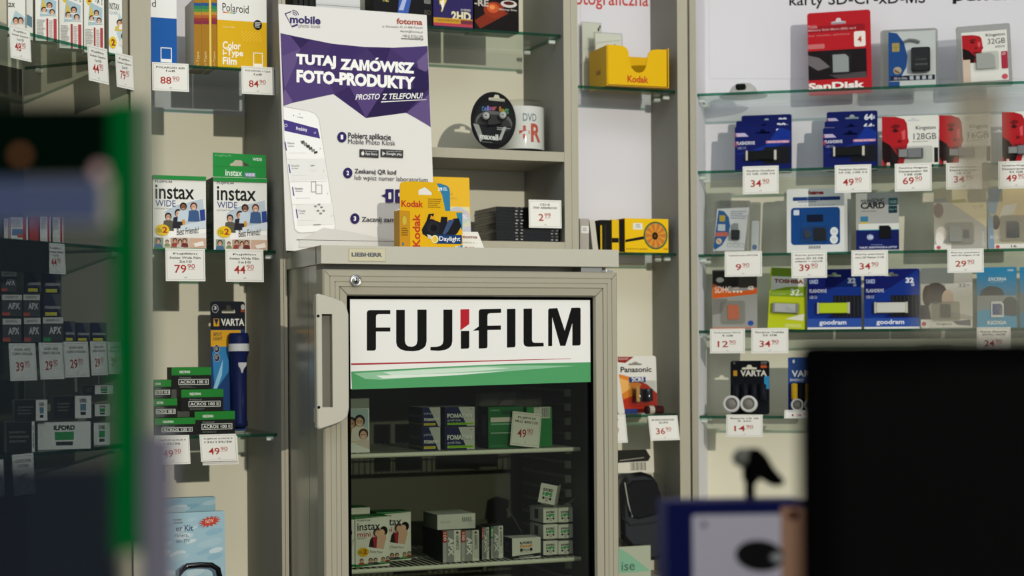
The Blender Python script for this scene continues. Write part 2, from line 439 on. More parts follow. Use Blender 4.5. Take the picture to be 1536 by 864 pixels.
# --- narrow cabinet right of the fridge
uC0, uC1 = uW(1017.5), uW(1033.5)
t = cab(W, 'shelf_cabinet', 'narrow cream cabinet right of the fridge with the yellow paper tray'); CM = t
slab(W, uB1, uB2, -DM, 0, 0, ZT, 'laminate', 'side_panel', t)
slab(W, uC0, uC1-.001, -DM, 0, 0, ZT, 'laminate', 'side_panel', t, left='laminate_shaded')
zj = zW(960, 395, -DM)  # cool upper light painted by the whiter panel, warm lower by the cream
slab(W, uB2, uC0, -DM-.018, -DM, zj, ZT, 'panel_white', 'back_panel', t)
slab(W, uB2, uC0, -DM-.018, -DM, 0, zj, 'panel_cream', 'back_panel', t)
slab(W, uB2, uC0, -DM, -.002, ZT-.03, ZT-.001, 'laminate', 'top_board', t)
NM = -.012
zM1 = gshelf(W, uB2, uC0, -DM+.004, NM, zW(940, 132, NM), t)
zM2 = gshelf(W, uB2, uC0, -DM+.004, NM, zW(940, 378.5, NM), t)
zM3 = gshelf(W, uB2, uC0, -DM+.004, NM, zW(950, 622, NM), t)
zM4 = zW(960, 868, NM); slab(W, uB2, uC0, -DM, -.004, zM4-.02, zM4, 'laminate', 'bottom_board', t)
# red heading sheet on the back of the narrow cabinet
def psurf(m, F, n, yaw_obj_loc):                # paints photo pixels onto plane n of F, in the space of an object at loc/F.yaw
    loc = Vector(yaw_obj_loc); O = F.O
    def g(x, y):
        p = F.pt(x, y, n); return ((p-loc).dot(F.u), p.z-loc.z)
    return Surf(m, (0, -(n-((loc-O).dot(F.nv))), 0), (1, 0, 0), (0, 0, 1), (0, -1, 0), g)
def sheet(F, n, px, name, label, cat, art, thick=.0005, col='panel_white'):
    p = F.pt(px[0], px[3], n); m = M(); a = []
    for x, y in ((px[0], px[3]), (px[2], px[3]), (px[2], px[1]), (px[0], px[1])):
        q = F.pt(x, y, n); a.append(((q-p).dot(F.u), q.z-p.z))
    m.prism(a, 0, thick, col); art(psurf(m, F, n, p)); return tag(m.obj(name, None, p, F.yaw), label, cat)
def art(S): S.text('fotograficzna', 856, -14, 972.5, 13, '#c2453c', .012, 3)
sheet(W, -DM+.0008, (871, -40, 973, 114), 'heading_sheet', 'white heading sheet with red lettering behind the yellow tray', 'sign', art)

# --- card cabinet on the right
ur = lambda px, py=300, n=0: RC.hit(px, py, n)[0]
zr = lambda px, py, n=0: RC.hit(px, py, n)[1]
uR0, uR1 = ur(1036), ur(1045.5); uRE = ur(1790)
t = cab(RC, 'shelf_cabinet', 'wide white backed cabinet at the right, glass shelves of memory cards'); CR = t
slab(RC, uR0, uR1, -DR, 0, 0, ZT, 'laminate', 'side_panel', t, right='panel_white')
slab(RC, uRE, uRE+.02, -DR, 0, 0, ZT, 'laminate', 'side_panel', t)
zj = zr(1300, 262, -DR)  # same split: light changing with height is in the panel colours
slab(RC, uR1, uRE, -DR-.018, -DR, zj, ZT, 'panel_white', 'back_panel', t)
slab(RC, uR1, uRE, -DR-.018, -DR, 0, zj, 'panel_cream', 'back_panel', t)
slab(RC, uR1, uRE, -DR, -.002, ZT-.03, ZT-.001, 'laminate', 'top_board', t)
NR = -.02
zR = [gshelf(RC, uR1, uRE, -DR+.004, NR, zr(1290, y, NR), t) for y in (131, 249.5, 377, 493.5, 624)]
zR6 = zr(1150, 775, NR); slab(RC, uR1, uRE, -DR, -.004, zR6-.02, zR6, 'laminate', 'bottom_board', t)
def art(S):
    S.text('karty SD-CF-xD-MS', 1184, -9, 1388, 14, '#1c1c1a', .012, -4)
    S.text('pendrive', 1429, -12, 1560, 6, '#1c1c1a', .03, -3)
sheet(RC, -DR+.0008, (1064, -60, 1690, 118), 'heading_sheet', 'white heading sheet with black lettering above the memory cards', 'sign', art)

# ------------------------------------------------------------------ fridge
fz = lambda px, py, n=NF: W.hit(px, py, n)[1]
FT1, FT0 = fz(705, 371.5), fz(705, 398); D1 = fz(700, 406)
SPOT0 = W.P(0, NF, 0)
FR = thing('glass_door_fridge', 'cream glass door fridge filled with film boxes', 'fridge', SPOT0, AW)
FW, FD = .5985, .465
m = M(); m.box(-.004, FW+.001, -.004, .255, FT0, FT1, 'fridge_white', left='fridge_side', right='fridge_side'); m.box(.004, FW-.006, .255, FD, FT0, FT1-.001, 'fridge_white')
m.box(-.0042, -.004, .03, .034, FT0, FT1, 'edge_dark')
m.obj('top_panel', FR)
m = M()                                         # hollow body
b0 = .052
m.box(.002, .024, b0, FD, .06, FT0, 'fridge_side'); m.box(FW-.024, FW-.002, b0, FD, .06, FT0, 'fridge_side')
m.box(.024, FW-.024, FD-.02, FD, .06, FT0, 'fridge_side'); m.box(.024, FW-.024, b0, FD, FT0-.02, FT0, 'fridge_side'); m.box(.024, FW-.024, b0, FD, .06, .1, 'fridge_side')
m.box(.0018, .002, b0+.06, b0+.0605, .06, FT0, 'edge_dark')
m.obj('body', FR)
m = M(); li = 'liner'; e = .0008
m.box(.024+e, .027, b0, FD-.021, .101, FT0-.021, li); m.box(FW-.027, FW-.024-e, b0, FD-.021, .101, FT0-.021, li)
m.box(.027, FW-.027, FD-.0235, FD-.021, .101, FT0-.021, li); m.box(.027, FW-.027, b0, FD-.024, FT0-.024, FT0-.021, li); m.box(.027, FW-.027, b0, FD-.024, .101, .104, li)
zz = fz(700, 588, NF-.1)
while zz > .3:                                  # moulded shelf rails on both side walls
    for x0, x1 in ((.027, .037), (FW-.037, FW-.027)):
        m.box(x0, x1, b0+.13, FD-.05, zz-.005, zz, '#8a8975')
        m.box(x0, x1, b0+.12, b0+.13, zz-.015, zz, '#cfcdba')  # rail ends paler than the rails, caught light put into their colour
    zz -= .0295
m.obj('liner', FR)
for k in range(4):
    m = M(); m.box(.05+k*.16, .08+k*.16, b0, .2, .0, .06, 'black') if k in (0, 3) else m.box(.05+k*.16, .051+k*.16, .3, .31, 0, .06, 'black')
    m.obj('foot', FR)
def wire_shelf(z):
    m = M(); x0, x1 = .039, FW-.039; y0, y1 = b0+.05, FD-.04
    m.tube([(x0, y0, z), (x1, y0, z)], .0046, 'wire', 10); m.tube([(x0, y1, z), (x1, y1, z)], .003, 'wire', 6)
    m.tube([(x0+.002, y0, z), (x0+.002, y1, z)], .003, 'wire', 6); m.tube([(x1-.002, y0, z), (x1-.002, y1, z)], .003, 'wire', 6)
    n = 40
    for i in range(n+1):
        x = x0+.008+(x1-x0-.016)*i/n; m.tube([(x, y0, z+.0035), (x, y1, z+.0035)], .0014, 'wire', 5)
    m.tube([(x0, (y0+y1)/2, z), (x1, (y0+y1)/2, z)], .002, 'wire', 6)
    m.obj('wire_shelf', FR); return z+.005
NSH = NF-(b0+.05)
zF1 = wire_shelf(fz(700, 679, NSH)); zF2 = wire_shelf(fz(700, 848, NSH))
# door
m = M(); prof = [(0, .046), (0, .004), (.003, 0), (.012, 0), (.0125, .0014), (.0135, .0014), (.014, 0), (.022, 0), (.0225, .0014), (.0235, .0014), (.024, 0), (.031, 0), (.0315, .003), (.0325, .003), (.033, .0012), (.046, .003), (.049, .012), (.049, .04)]
x0, x1, z0, z1 = 0, FW, .09, D1; V = []
for i, y in prof: V += [(x0+i, y, z0+i), (x1-i, y, z0+i), (x1-i, y, z1-i), (x0+i, y, z1-i)]
F_ = [(k*4+j, k*4+(j+1)%4, (k+1)*4+(j+1)%4, (k+1)*4+j) for k in range(len(prof)-1) for j in range(4)]
m.add(V, F_, 'door_alu')
m.face([V[-4], V[-3], V[1], V[0]], 'door_alu') ; m.face([V[-3], V[-2], V[2], V[1]], 'door_alu'); m.face([V[-2], V[-1], V[3], V[2]], 'door_alu'); m.face([V[-1], V[-4], V[0], V[3]], 'door_alu')
for sx, cx, cz, ddx, ddz in ((1, x0, z1, 1, -1), (1, x1, z1, -1, -1)):       # mitre lines
    a = Vector((cx+ddx*.003, -.0002, cz+ddz*.003)); b = Vector((cx+ddx*.047, .0006, cz+ddz*.047)); o = Vector((.0005, 0, .0005*ddx))
    m.face([a, b, b+o, a+o], 'edge_dark')
DOOR = m.obj('door', FR); gi = .049
m = M(); g = .0055
for a in ((gi, FW-gi, z1-gi-g, z1-gi), (gi, FW-gi, .09+gi, .09+gi+g), (gi, gi+g, .09+gi, z1-gi), (FW-gi-g, FW-gi, .09+gi, z1-gi)): m.box(a[0], a[1], .0105, .03, a[2], a[3], 'matte_black')
m.obj('gasket', DOOR)
m = M(); m.box(gi+.001, FW-gi-.001, .0165, .0185, .09+gi, z1-gi-.001, 'door_glass'); m.obj('glass_pane', DOOR)
# header sign with the big lettering
NSG = NF-.0115
m = M(); pts = []
for x, y in ((524.5, 447.2), (893, 443.6), (893.5, 572.5), (526, 583.5)):
    u, z = W.hit(x, y, NSG); pts.append((u, z))
m.prism(pts, .0115, .0145, '#e9e8e2')
S = psurf(m, W, NSG, SPOT0)
Zq = lambda x, y: (430+x/2.978, 360+y/2.978)
S.q = Zq
BK = '#0a0a0a'
for pl in ([(358,494),(358,325),(362,316),(370,313),(463,313),(463,331),(410,331),(402,334),(399,342),(399,391),(463,391),(463,409),(399,409),(399,484),(397,491),(390,494)],
 [(489,312),(528,312),(528,450),(532,465),(541,474),(560,477),(574,472),(581,464),(584,450),(584,311),(625,311),(625,452),(621,472),(610,484),(592,493),(565,497),(530,495),(508,488),(494,475),(489,458)],
 [(700,311),(740,311),(740,452),(736,470),(726,482),(708,491),(680,495),(642,493),(642,478),(670,477),(688,472),(697,463),(700,450)],
 [(778,406),(816,406),(816,478),(811,485),(778,486)],
 [(858,386),(858,320),(861,312),(869,309),(958,307),(958,325),(907,327),(900,330),(897,337),(897,383),(957,382),(957,401),(897,402),(897,476),(894,482),(888,484),(858,485),(858,404),(832,405)],
 [(984,308),(1022,307),(1022,472),(1018,479),(984,481)],
 [(1058,307),(1096,306),(1096,448),(1099,456),(1107,459),(1148,459),(1148,475),(1078,477),(1066,474),(1060,468),(1058,458)],
 [(1168,474),(1168,312),(1174,306),(1209,304),(1242,405),(1272,303),(1307,302),(1313,306),(1313,464),(1309,471),(1276,472),(1276,372),(1245,473),(1222,473),(1186,345),(1186,474)]):
    S.poly(pl, BK); S.l -= 1
S.poly([(776, 310), (816, 309), (816, 375), (776, 404)], '#b3202c')
S.poly([(288, 551), (800, 540), (1270, 529), (1270, 531), (800, 546), (288, 559)], '#a83a40')
S.poly([(288, 588), (700, 566), (1000, 553), (1389, 545), (1389, 633), (292, 668)], '#4f9a63')
S.poly([(300, 595), (420, 588), (640, 575), (880, 563), (1050, 560), (1290, 562), (1100, 577), (870, 596), (600, 612), (420, 624), (350, 620)], '#8fbf9a')
S.poly([(430, 590), (640, 577), (880, 568), (1000, 572), (860, 585), (640, 598), (470, 604)], '#c9dfca')
S.poly([(400, 606), (700, 597), (980, 585), (760, 604), (560, 614), (430, 619)], '#dbe7d8')
m.obj('header_sign', DOOR)
# handle
hx = lambda px, py, n=NF+.03: W.hit(px, py, n)[0]
m = M(); T = .03
zt, zb2 = fz(500, 447, NF+.03), fz(500, 637, NF+.03); ha, hb, hc = hx(475, 540), hx(501, 540), hx(523.5, 540)
out = [(hb, zt), (hc-.012, zt-.006), (hc-.004, zt-.014), (hc, zt-.03), (hc, zb2+.03), (hc-.003, zb2+.014), (hc-.012, zb2+.006), (hb, zb2)]
prof = [(p[0], p[1]) for p in out]
m.prism([(ha, zt+.004), (ha+.004, zt+.008)]+prof[:]+[(ha+.004, zb2-.008), (ha, zb2-.004)], -T, -T+.016, 'fridge_white', bev=.002,
        hole=[(hx(483, 540), fz(490, 471, NF+.03)), (hx(499, 540), fz(490, 471, NF+.03)), (hx(499, 540), fz(490, 611, NF+.03)), (hx(483, 540), fz(490, 611, NF+.03))])
m.box(hx(482.5, 540), hx(483.5, 540), -T+.0005, -T+.016, fz(490, 611, NF+.03), fz(490, 471, NF+.03), '#8d8a78')
m.box(hx(498.5, 540), hx(499.5, 540), -T+.0005, -T+.016, fz(490, 611, NF+.03), fz(490, 471, NF+.03), '#a5a18c')
m.box(hx(483, 540), hx(499, 540), -T+.0156, -T+.0162, fz(490, 611, NF+.03), fz(490, 471, NF+.03), '#77756a')
m.box(ha+.002, ha+.028, -T+.016, 0, zt-.03, zt-.004, 'fridge_white'); m.box(ha+.002, ha+.028, -T+.016, 0, zb2+.004, zb2+.03, 'fridge_white')
for y in (474, 611): m.lathe([(.0028, 0), (.0028, .0006)], (hx(477.8, 540), -T+.0004, fz(478, y, NF+.03)), (0, -1, 0), 'black', 10)
m.obj('handle', DOOR)
m = M(); lk = (W.hit(533, 420.5, NF)[0], 0, fz(533, 420.5))
m.lathe([(.0115, -.001), (.0115, .004), (.010, .006), (.0085, .006), (.008, .004), (.007, .004), (.0065, .007), (0, .007)], lk, (0, -1, 0), 'chrome', 20)
m.box(lk[0]-.0012, lk[0]+.0012, -.0075, -.0069, lk[2]-.004, lk[2]+.004, 'black'); m.obj('lock', DOOR)
m = M(); m.box(FW-.075, FW-.03, .008, .05, D1+.0004, FT0-.0004, 'steel'); m.lathe([(.005, 0), (.005, .004)], (FW-.02, .01, D1+.001), (0, 0, 1), 'chrome', 10); m.box(FW-.03, FW-.006, .006, .012, D1+.001, D1+.004, 'chrome'); m.obj('hinge', FR)
m = M(); l0, lz0 = W.hit(523, 391.5, NF+.004); l1, lz1 = W.hit(578, 373, NF+.004)
m.box(l0, l1, -.0052, -.004, lz0, lz1, '#cbc5a6'); S = front(m, l1-l0, lz1-lz0, (523, 373, 578, 392), -.0052, lz0, l0); S.text('LIEBHERR', 527, 379.3, 573, 385.4, '#5f6268', .05); S.frame(523, 373, 578, 392, .5, '#a8a386')
m.obj('maker_plate', FR)
# ------------------------------------------------------------------ price tags
def ptag(F, px, n, zs, lines, big, dec, label, tilt=.05, hl=.1, ry=0., small='zł', group='price tags on the shelf edges', lip=True, zl=None):
    x0, y0, x1, y1 = px; G = F.turned(x0, y0, n, 0)
    w_ = G.hit(x1, (y0+y1)/2)[0]; zt = G.hit((x0+x1)/2, y0)[1]; h = zt-G.hit((x0+x1)/2, y1)[1]
    if lip and zs is not None and zt < zs+.0014: h += zs+.0014-zt; zt = zs+.0014
    m = M(); c_, s_ = math.cos(tilt), math.sin(tilt)
    T = lambda x, y, z: (x, y*c_+z*s_, z*c_-y*s_)
    P = [T(x, y, z) for z in (-h, 0) for x, y in ((0, 0), (w_, 0), (w_, .0006), (0, .0006))]
    m.add(P, [(0, 1, 5, 4), (1, 2, 6, 5), (2, 3, 7, 6), (3, 0, 4, 7), (4, 5, 6, 7), (3, 2, 1, 0)], 'paper')
    if lip and zs is not None:
        zz = min(0, zs-zt+.0012); m.box(0, w_, .0007, .013, zz-.0006, zz, 'paper')
    S = Surf(m, (0, 0, 0), (1, 0, 0), (0, -s_, -c_), (0, -c_, s_), linmap((0, 0, 100, 100), w_, h))
    S.frame(3, 5, 97, 95, .9, '#9a9a94')
    nl = len(lines)
    for i, t in enumerate(lines):
        L = min(78, 7.2*len(t)+3); y = 13+i*(hl*100+1.5)
        S.text(t, 50-L/2, y, 50+L/2, y+hl*75, '#45443f', .02)
    L = 15*len(big); a = 50-(L+22)/2-2
    S.text(big, a, 50, a+L, 75, '#a52a24', .012)
    if dec: S.text(dec, a+L+3, 47, a+L+22, 61, '#a52a24'); S.line(a+L+3, 64, a+L+22, 63.5, 1, '#a52a24') if small else None
    S.text('zł', 46, 86, 53, 90, '#77756e')
    p = G.P(0, 0, zt)
    return tag(m.obj('price_tag', None, p, F.yaw, 0, ry), label, 'price tag', group)
NT = NS+.003; NI = -.052
ptag(W, (228, 95, 283, 137), NT, zL1, ['POLAROID 600', '1x8'], '88', '90', 'price tag reading 88.90 under the blue instant film box')
ptag(W, (362, 100, 411, 142), NT, zL1, ['POLAROID i-Type', '1x8'], '84', '90', 'price tag reading 84.90 under the yellow instant film box')
ptag(W, (248, 375, 307.5, 422), NT, zL2, ['Fujifilm', 'Instax Wide Film', '2x10'], '79', '90', 'price tag reading 79.90 under the green topped box without a hanging tab')
ptag(W, (338, 376, 395, 423), NT, zL2, ['Fujifilm', 'Instax Wide Film', '1x10'], '44', '90', 'price tag reading 44.90 under the green box with hanging tab')
ptag(W, (231, 654, 284, 697), NT, zL3, ['FUJIFILM ACROS II', '135/36'], '49', '90', 'price tag reading 49.90 half hidden by the lilac film of painted window reflection', .2)
ptag(W, (299, 652.5, 354, 693), NT+.002, zL3, ['FUJIFILM ACROS II', '135/135/36'], '49', '90', 'price tag reading 49.90 below the lowest green black film box', .3)
ptag(W, (302, 654.5, 356, 697.5), NT, None, ['FUJIFILM ACROS II', '120'], '49', '90', 'white price tag peeping out from behind another one left of the fridge', .2, lip=False)

# ------------------------------------------------------------------ left bay: instant film boxes
q5 = lambda x, y: (210+x/3.927, y/3.927)
q6 = lambda x, y: (210+x/3.756, 200+y/3.756)
q7 = lambda x, y: (210+x/3.086, 420+y/3.086)
q8 = lambda x, y: (210+x/3.856, 640+y/3.856)
YEL, BLU = '#d9ac0e', '#0d55a0'
def art(S):
    S.rect(222.5, 25.5, 265, 93, BLU); S.text('id', 225, .5, 234, 10.5, '#1d1d1d')
    S.q = q5; S.frame(120, 268, 186, 352, 5, '#e8e8e4'); S.rect(120, 333, 186, 352, '#e8e8e4')
    rnd = random.Random(3)
    for k in range(40): S.ell(60+rnd.random()*140, 130+rnd.random()*140, 1.2, 1.2, '#3c7cba', 5); S.l -= 1
boxitem('film_box', 'blue and white instant film box at the top left shelf', 'film box', W, (222.5, -10, 265, 93.5), NI, zL1, .03, '#e6e6e2', art, side='#d9d9d4')
RB = ['#2a5aa0', '#3c8a4a', '#d0b020', '#c8691e', '#a82830']
def spine(S):
    x0, x1 = S.x
    cols = ['#1f4f86', '#2c7a58', '#4f8a3a', '#b7862a', '#a8592a', '#8e2f2a', '#7d2540']
    for i, c in enumerate(cols): S.rect(x0, 4+i*4.4, x1, 4+(i+1)*4.4, c); S.l -= 1
    S.l += 1; S.text('i-Type', x0+(x1-x0)*.3, 74, x1-(x1-x0)*.3, 94, '#d8c28a', .01, rot=-1)
for i, (a, b, nm, yw) in enumerate(((291, 302.5, 'leftmost of the yellow rainbow spined film boxes beside the front facing one', 0), (302.8, 313.8, 'second of the yellow rainbow spined film boxes from the left', 0), (317.3, 325.4, 'rainbow spined film box touching the front facing yellow box', 0))):
    def art(S, a=a, b=b): S.x = (a, b); spine(S)
    boxitem('film_box', nm, 'film box', W, (a, -2+i, b, 96+i*.6), NI, zL1, .09, '#a3741a', art, side='#e6e2d6', group='instant film boxes shown by their spines')  # spine yellow darkened to carry the shade on these faces
m = M()
boxitem('film_box', 'thin pale yellow film box squeezed between the rainbow spines', 'film box', W, (314, -1, 317, 98), NI, zL1, .09, '#e8c860')
def art(S):
    S.rect(326, -10, 400, 30, '#e6e5de'); S.q = q5
    S.text('Polaroid', 486, 22, 640, 68, '#20201e', .004, 6)
    for i, c in enumerate(['#c0392b', '#d9822b', '#d9b62b', '#5a9a4a', '#3a6aa8']): S.rect(488+i*15, 71+i*.6, 503+i*15, 77+i*.6, c); S.l -= 1
    S.ell(693, 134, 26, 29, '#16161a'); S.fuzz(676, 118, 712, 152, 4, '#d8d8d2')
    S.text('instant film', 486, 150, 558, 160, '#f0dc9a')
    for r in range(4):
        for k in range(6): S.line(594+k*20+r*4, 186+r*14, 606+k*20+r*4, 172+r*14, 4, '#efbb3a'); S.l -= 1
    S.text('Color', 486, 236, 592, 280, '#f4efe2', .028); S.text('i-Type', 486, 280, 606, 326, '#f4efe2', .028); S.text('Film', 486, 324, 568, 366, '#f4efe2', .028)
    S.frame(665, 290, 722, 370, 5, '#f4efe2'); S.rect(665, 352, 722, 370, '#f4efe2')
boxitem('film_box', 'yellow and white instant film box facing front on the top left shelf', 'film box', W, (326, -6, 400, 98.5), NI, zL1, .028, YEL, art, side='#a8761a')

GRN = '#1f8a3c'
def instax_art(S, x, y):                        # print common to both wide boxes, drawn from the zoomed left one (shifted by x, y)
    T = lambda *a, **k: S.text(a[0], a[1]+x, a[2]+y, a[3]+x, a[4]+y, *a[5:], **k)
    T('FUJIFILM', 86, 268, 180, 284, '#2c2c2a', .02)
    T('instax', 86, 292, 306, 372, '#171717', .015); 
    P = lambda pts, c: S.poly([(a+x, b+y) for a, b in pts], c)
    P([(136, 438), (206, 398), (358, 360), (373, 556), (160, 592)], '#f2f1ec'); P([(138, 442), (208, 402), (356, 364), (366, 516), (146, 545)], '#b9c6cf')
    T('WIDE', 86, 378, 200, 414, '#3d4f86', .008); T('INSTANT FILM', 86, 422, 174, 431, '#5a5a56')
    S.people([(158+x, 472+y, 17, '#c99a7c', '#241c18', '#5a5648'), (214+x, 452+y, 18, '#d3a283', '#1e1815', '#26242c'), (243+x, 414+y, 18, '#8a5a40', '#1c1412', '#c3d2dc'), (302+x, 412+y, 18, '#d8aa90', '#5b3420', '#3c5a86')], 4.6)
    P([(236, 486), (250, 484), (252, 520), (238, 524)], '#d8942a'); P([(336, 430), (364, 424), (368, 500), (340, 506)], '#27408a'); P([(226, 520), (368, 486), (372, 530), (226, 548)], '#ced8de')
    T('Best Friends!', 206, 536, 328, 574, '#2d2d2b', dy=-14)
    S.ell(124+x, 546+y, 40, 32, '#e2c11c'); T('10x', 92, 534, 122, 560, '#4a3a10'); T('2', 124, 528, 152, 562, '#b02a24', .03)
    for i, (a, b, c) in enumerate(((78, 128, '#8a9a86'), (130, 168, '#e2ddd2'), (170, 270, '#b49a88'), (276, 370, '#c8a890'))):
        P([(a, 588), (b, 588), (b, 644), (a, 644)], c)
    S.people([(100+x, 610+y, 13, '#c99a7c', '#3a2c24', '#4a6a8a'), (150+x, 612+y, 9, '#caa088', '#2a2320', '#7a8a5a'), (194+x, 606+y, 11, '#b98a6c', '#1e1815', '#90403a'), (222+x, 612+y, 11, '#d3a283', '#1e1815', '#bcb4a8'), (248+x, 606+y, 11, '#c99a7c', '#241c18', '#6a2a2a')], 3)
    P([(296, 620), (352, 604), (358, 630), (306, 638)], '#e6ded4')
    P([(74, 646), (372, 646), (372, 656), (74, 656)], GRN)
def art(S): S.q = q6; instax_art(S, 0, 0); S.rect(70, 240, 374, 262, GRN)
boxitem('film_box', 'white instant film box with green edges on left, no hanging tab', 'film box', W, (229, 264, 309, 374), NI, zL2, .085, '#e4e3dc', art, side='#2c5a3a', top=GRN)
# box with hanging tab
def sideart(S):
    S.rect(0, 0, 100, 100, '#3a5a44'); S.text('instax', 30, 8, 60, 28, '#8fae97', rot=1); S.rr(12, 46, 90, 62, 6, '#6d8a72'); S.fuzz(20, 70, 80, 95, 4, '#6f8f77')
def art(S): S.q = q6; instax_art(S, 348, 8); S.rect(415, 252, 716, 274, GRN)
s = spot(W, (320.5, 266.5, 400.5, 374.5), NI, zL2)
t = thing('film_box', 'white and green instant film box with green hanging tab', 'film box', s.loc, s.yaw)
m = M(); m.box(0, s.w, 0, .085, 0, s.h, '#e4e3dc', left='#3a5a44', right=GRN, top=GRN); art(front(m, s.w, s.h, s.px)); sideart(leftside(m, .085, s.h, (0, 0, 100, 100))); m.obj('carton', t)
m = M(); k = s.w/80; q = lambda x, y: ((x-320.5)*k, (374.5-y)*k)
m.prism([q(320.7, 266), q(400.3, 266), q(400, 232), q(320.7, 230.5)], .004, .0055, GRN, hole=[q(346, 249.4), q(374.5, 249.4), q(374, 246.5), q(367, 244), q(363, 240.5), q(354, 240.5), q(351, 244), q(346.5, 246.5)])
S = front(m, 80*k, 36*k, (320.5, 230.5, 400.5, 266.5), .004, s.h); S.line(321, 250.5, 346, 250.2, .6, '#156a2c'); S.line(375, 249.8, 400, 249.4, .6, '#156a2c')
S.text('instax', 339, 255, 364, 264, '#dfe9de', .015); S.rect(368, 258.5, 384, 264.5, '#8a86b8'); S.text('WIDE', 369, 259.5, 383, 263.6, '#f0f0f4', .02); S.text('FUJIFILM', 324, 233, 347, 236.5, '#7fbf8c'); S.text('WIDE', 380, 236, 394, 240.5, '#d8e6dc', .02)
m.obj('hanging_tab', t)

# film cartons and torch on the third shelf
def acros(px, label, d=.05, n=NI-.01, zb=None, yw=0.):
    x0, y0, x1, y1 = px; H = y1-y0; L = x1-x0
    def art(S):
        S.rect(x0, y0, x1, y0+H*.36, '#1e7a2c'); S.rect(x0, y0+H*.36, x1, y1, '#141614')
        S.text('NEOPAN', x0+L*.2, y0+H*.14, x0+L*.46, y0+H*.27, '#d6dcd0', .03)
        S.text('Professional', x0+L*.2, y0+H*.42, x0+L*.48, y0+H*.5, '#7f8a80')
        S.frame(x0+L*.17, y0+H*.54, x0+L*.93, y0+H*.8, 1.0, '#c9cdc4')
        S.text('ACROS 100 II', x0+L*.21, y0+H*.6, x0+L*.88, y0+H*.74, '#e2e4dc', .012); S.fuzz(x0+L*.2, y0+H*.86, x0+L*.6, y0+H*.95, 2, '#5f665f')
    return boxitem('film_carton', label, 'film carton', W, px, n, zb, d, '#141614', art, side='#1c201c', top='#16601f', yaw=yw, group='green and black film cartons')
zs = zL3+.0004
o = acros((292, 617, 352.5, 653), 'lowest carton of the right hand green and black film stack', zb=zL3); z1 = zL3+.0004+.0478
h1 = spot(W, (292, 617, 352.5, 653), NI-.01, zL3).h
o = acros((272, 584, 335, 619), 'middle carton of the right hand green and black film stack', zb=zL3+h1+.0006, n=NI-.018)
h2 = spot(W, (272, 584, 335, 619), NI-.018, zL3+h1+.0006).h
o = acros((257.5, 551, 317, 586), 'topmost carton of the right hand green and black film stack', zb=zL3+h1+h2+.0012, n=NI-.022)
for i, (px, lb) in enumerate((((232, 627, 293, 656), 'lowest carton of the film stack beside the cabinet post'), ((227, 598, 266, 628), 'middle carton of the film stack beside the cabinet post'), ((227, 570, 257, 599), 'topmost carton of the film stack beside the cabinet post'))):
    if i == 0: zb = zL3
    acros(px, lb, zb=zb, n=NI+.006-.004*i, d=.045); zb += spot(W, px, NI+.006-.004*i, zb).h+.0006
for i, (px, lb) in enumerate((((258, 617, 291, 652), 'carton behind lowest of the two front film stacks, mostly hidden'), ((262, 588, 276, 617), 'carton standing behind the middle of the film stacks, mostly hidden'))):
    pass
def art(S):
    S.rect(317, 495, 368, 650, '#123a6e'); S.poly([(319, 530), (346, 500), (343, 560), (322, 590)], '#2f7ab0'); S.poly([(320, 585), (335, 540), (333, 565), (323, 592)], '#8fc2d8')
    S.rect(317, 496, 362, 521, '#d9a21a'); S.q = q7
    S.rect(344, 180, 370, 216, '#d9a21a'); S.poly([(346, 182), (368, 182), (357, 212)], '#10204a'); S.text('VARTA', 378, 180, 486, 214, '#e8e8e2', .03)
    S.text('SPOT', 342, 246, 382, 262, '#1c2440', .02); S.text('LIGHT', 342, 266, 384, 282, '#1c2440', .02)
    S.ell(352, 133, 15, 20, '#c8c8c4'); S.ell(352, 133, 13, 18, '#141a2c'); S.text('3', 346, 122, 358, 138, '#e2e2de', .02)
    for y in (322, 364): S.ell(357, y, 14, 19, '#c8c8c4'); S.ell(357, y, 12.5, 17.5, '#141a2c'); S.fuzz(349, y-10, 365, y+10, 3, '#c8c8c4')
    S.ell(480, 126, 9, 14, '#b8b8b4'); S.fuzz(470, 138, 488, 152, 2, '#c9582a')
def torch(s, t):
    k = s.k; cx = s.X(355.5); m = M(); n_ = '#151f4a'
    m.lathe([(0, 0), (13.5*k, 0), (15.3*k, 6*k), (15.3*k, 16*k)], (cx, -.02, s.Z(501)), (0, 0, -1), n_, 24)
    m.lathe([(15.4*k, 16*k), (15.6*k, 27*k)], (cx, -.02, s.Z(501)), (0, 0, -1), '#c2c4c4', 24)
    m.lathe([(15.3*k, 27*k), (12*k, 38*k), (11*k, 70*k), (10.8*k, 128*k), (12*k, 132*k), (12*k, 138*k), (0, 139*k)], (cx, -.02, s.Z(501)), (0, 0, -1), n_, 24)
    P = [(s.X(352), s.Z(546)), (s.X(364.5), s.Z(546)), (s.X(364), s.Z(551)), (s.X(360), s.Z(556)), (s.X(358.5), s.Z(562)), (s.X(356.5), s.Z(562)), (s.X(355), s.Z(556)), (s.X(352), s.Z(551))]
    m.prism(P, -.02-12.5*k, -.02, '#b7b9b9', bev=.001)
    S = front(m, s.w, s.h, (317, 452, 369, 650), -.0345); S.text('VARTA', 355, 592, 359, 612, '#7f8cb8', rot=-1)
    m.obj('torch', t)
blister('torch_pack', 'hanging card with dark blue torch beside the film stacks', 'torch', W, (317, 452, 369, 650.5), -.165, zL3, '#0c1220', art, (344, 464, 20, 12), None, lean=.02, product=torch, r=4)
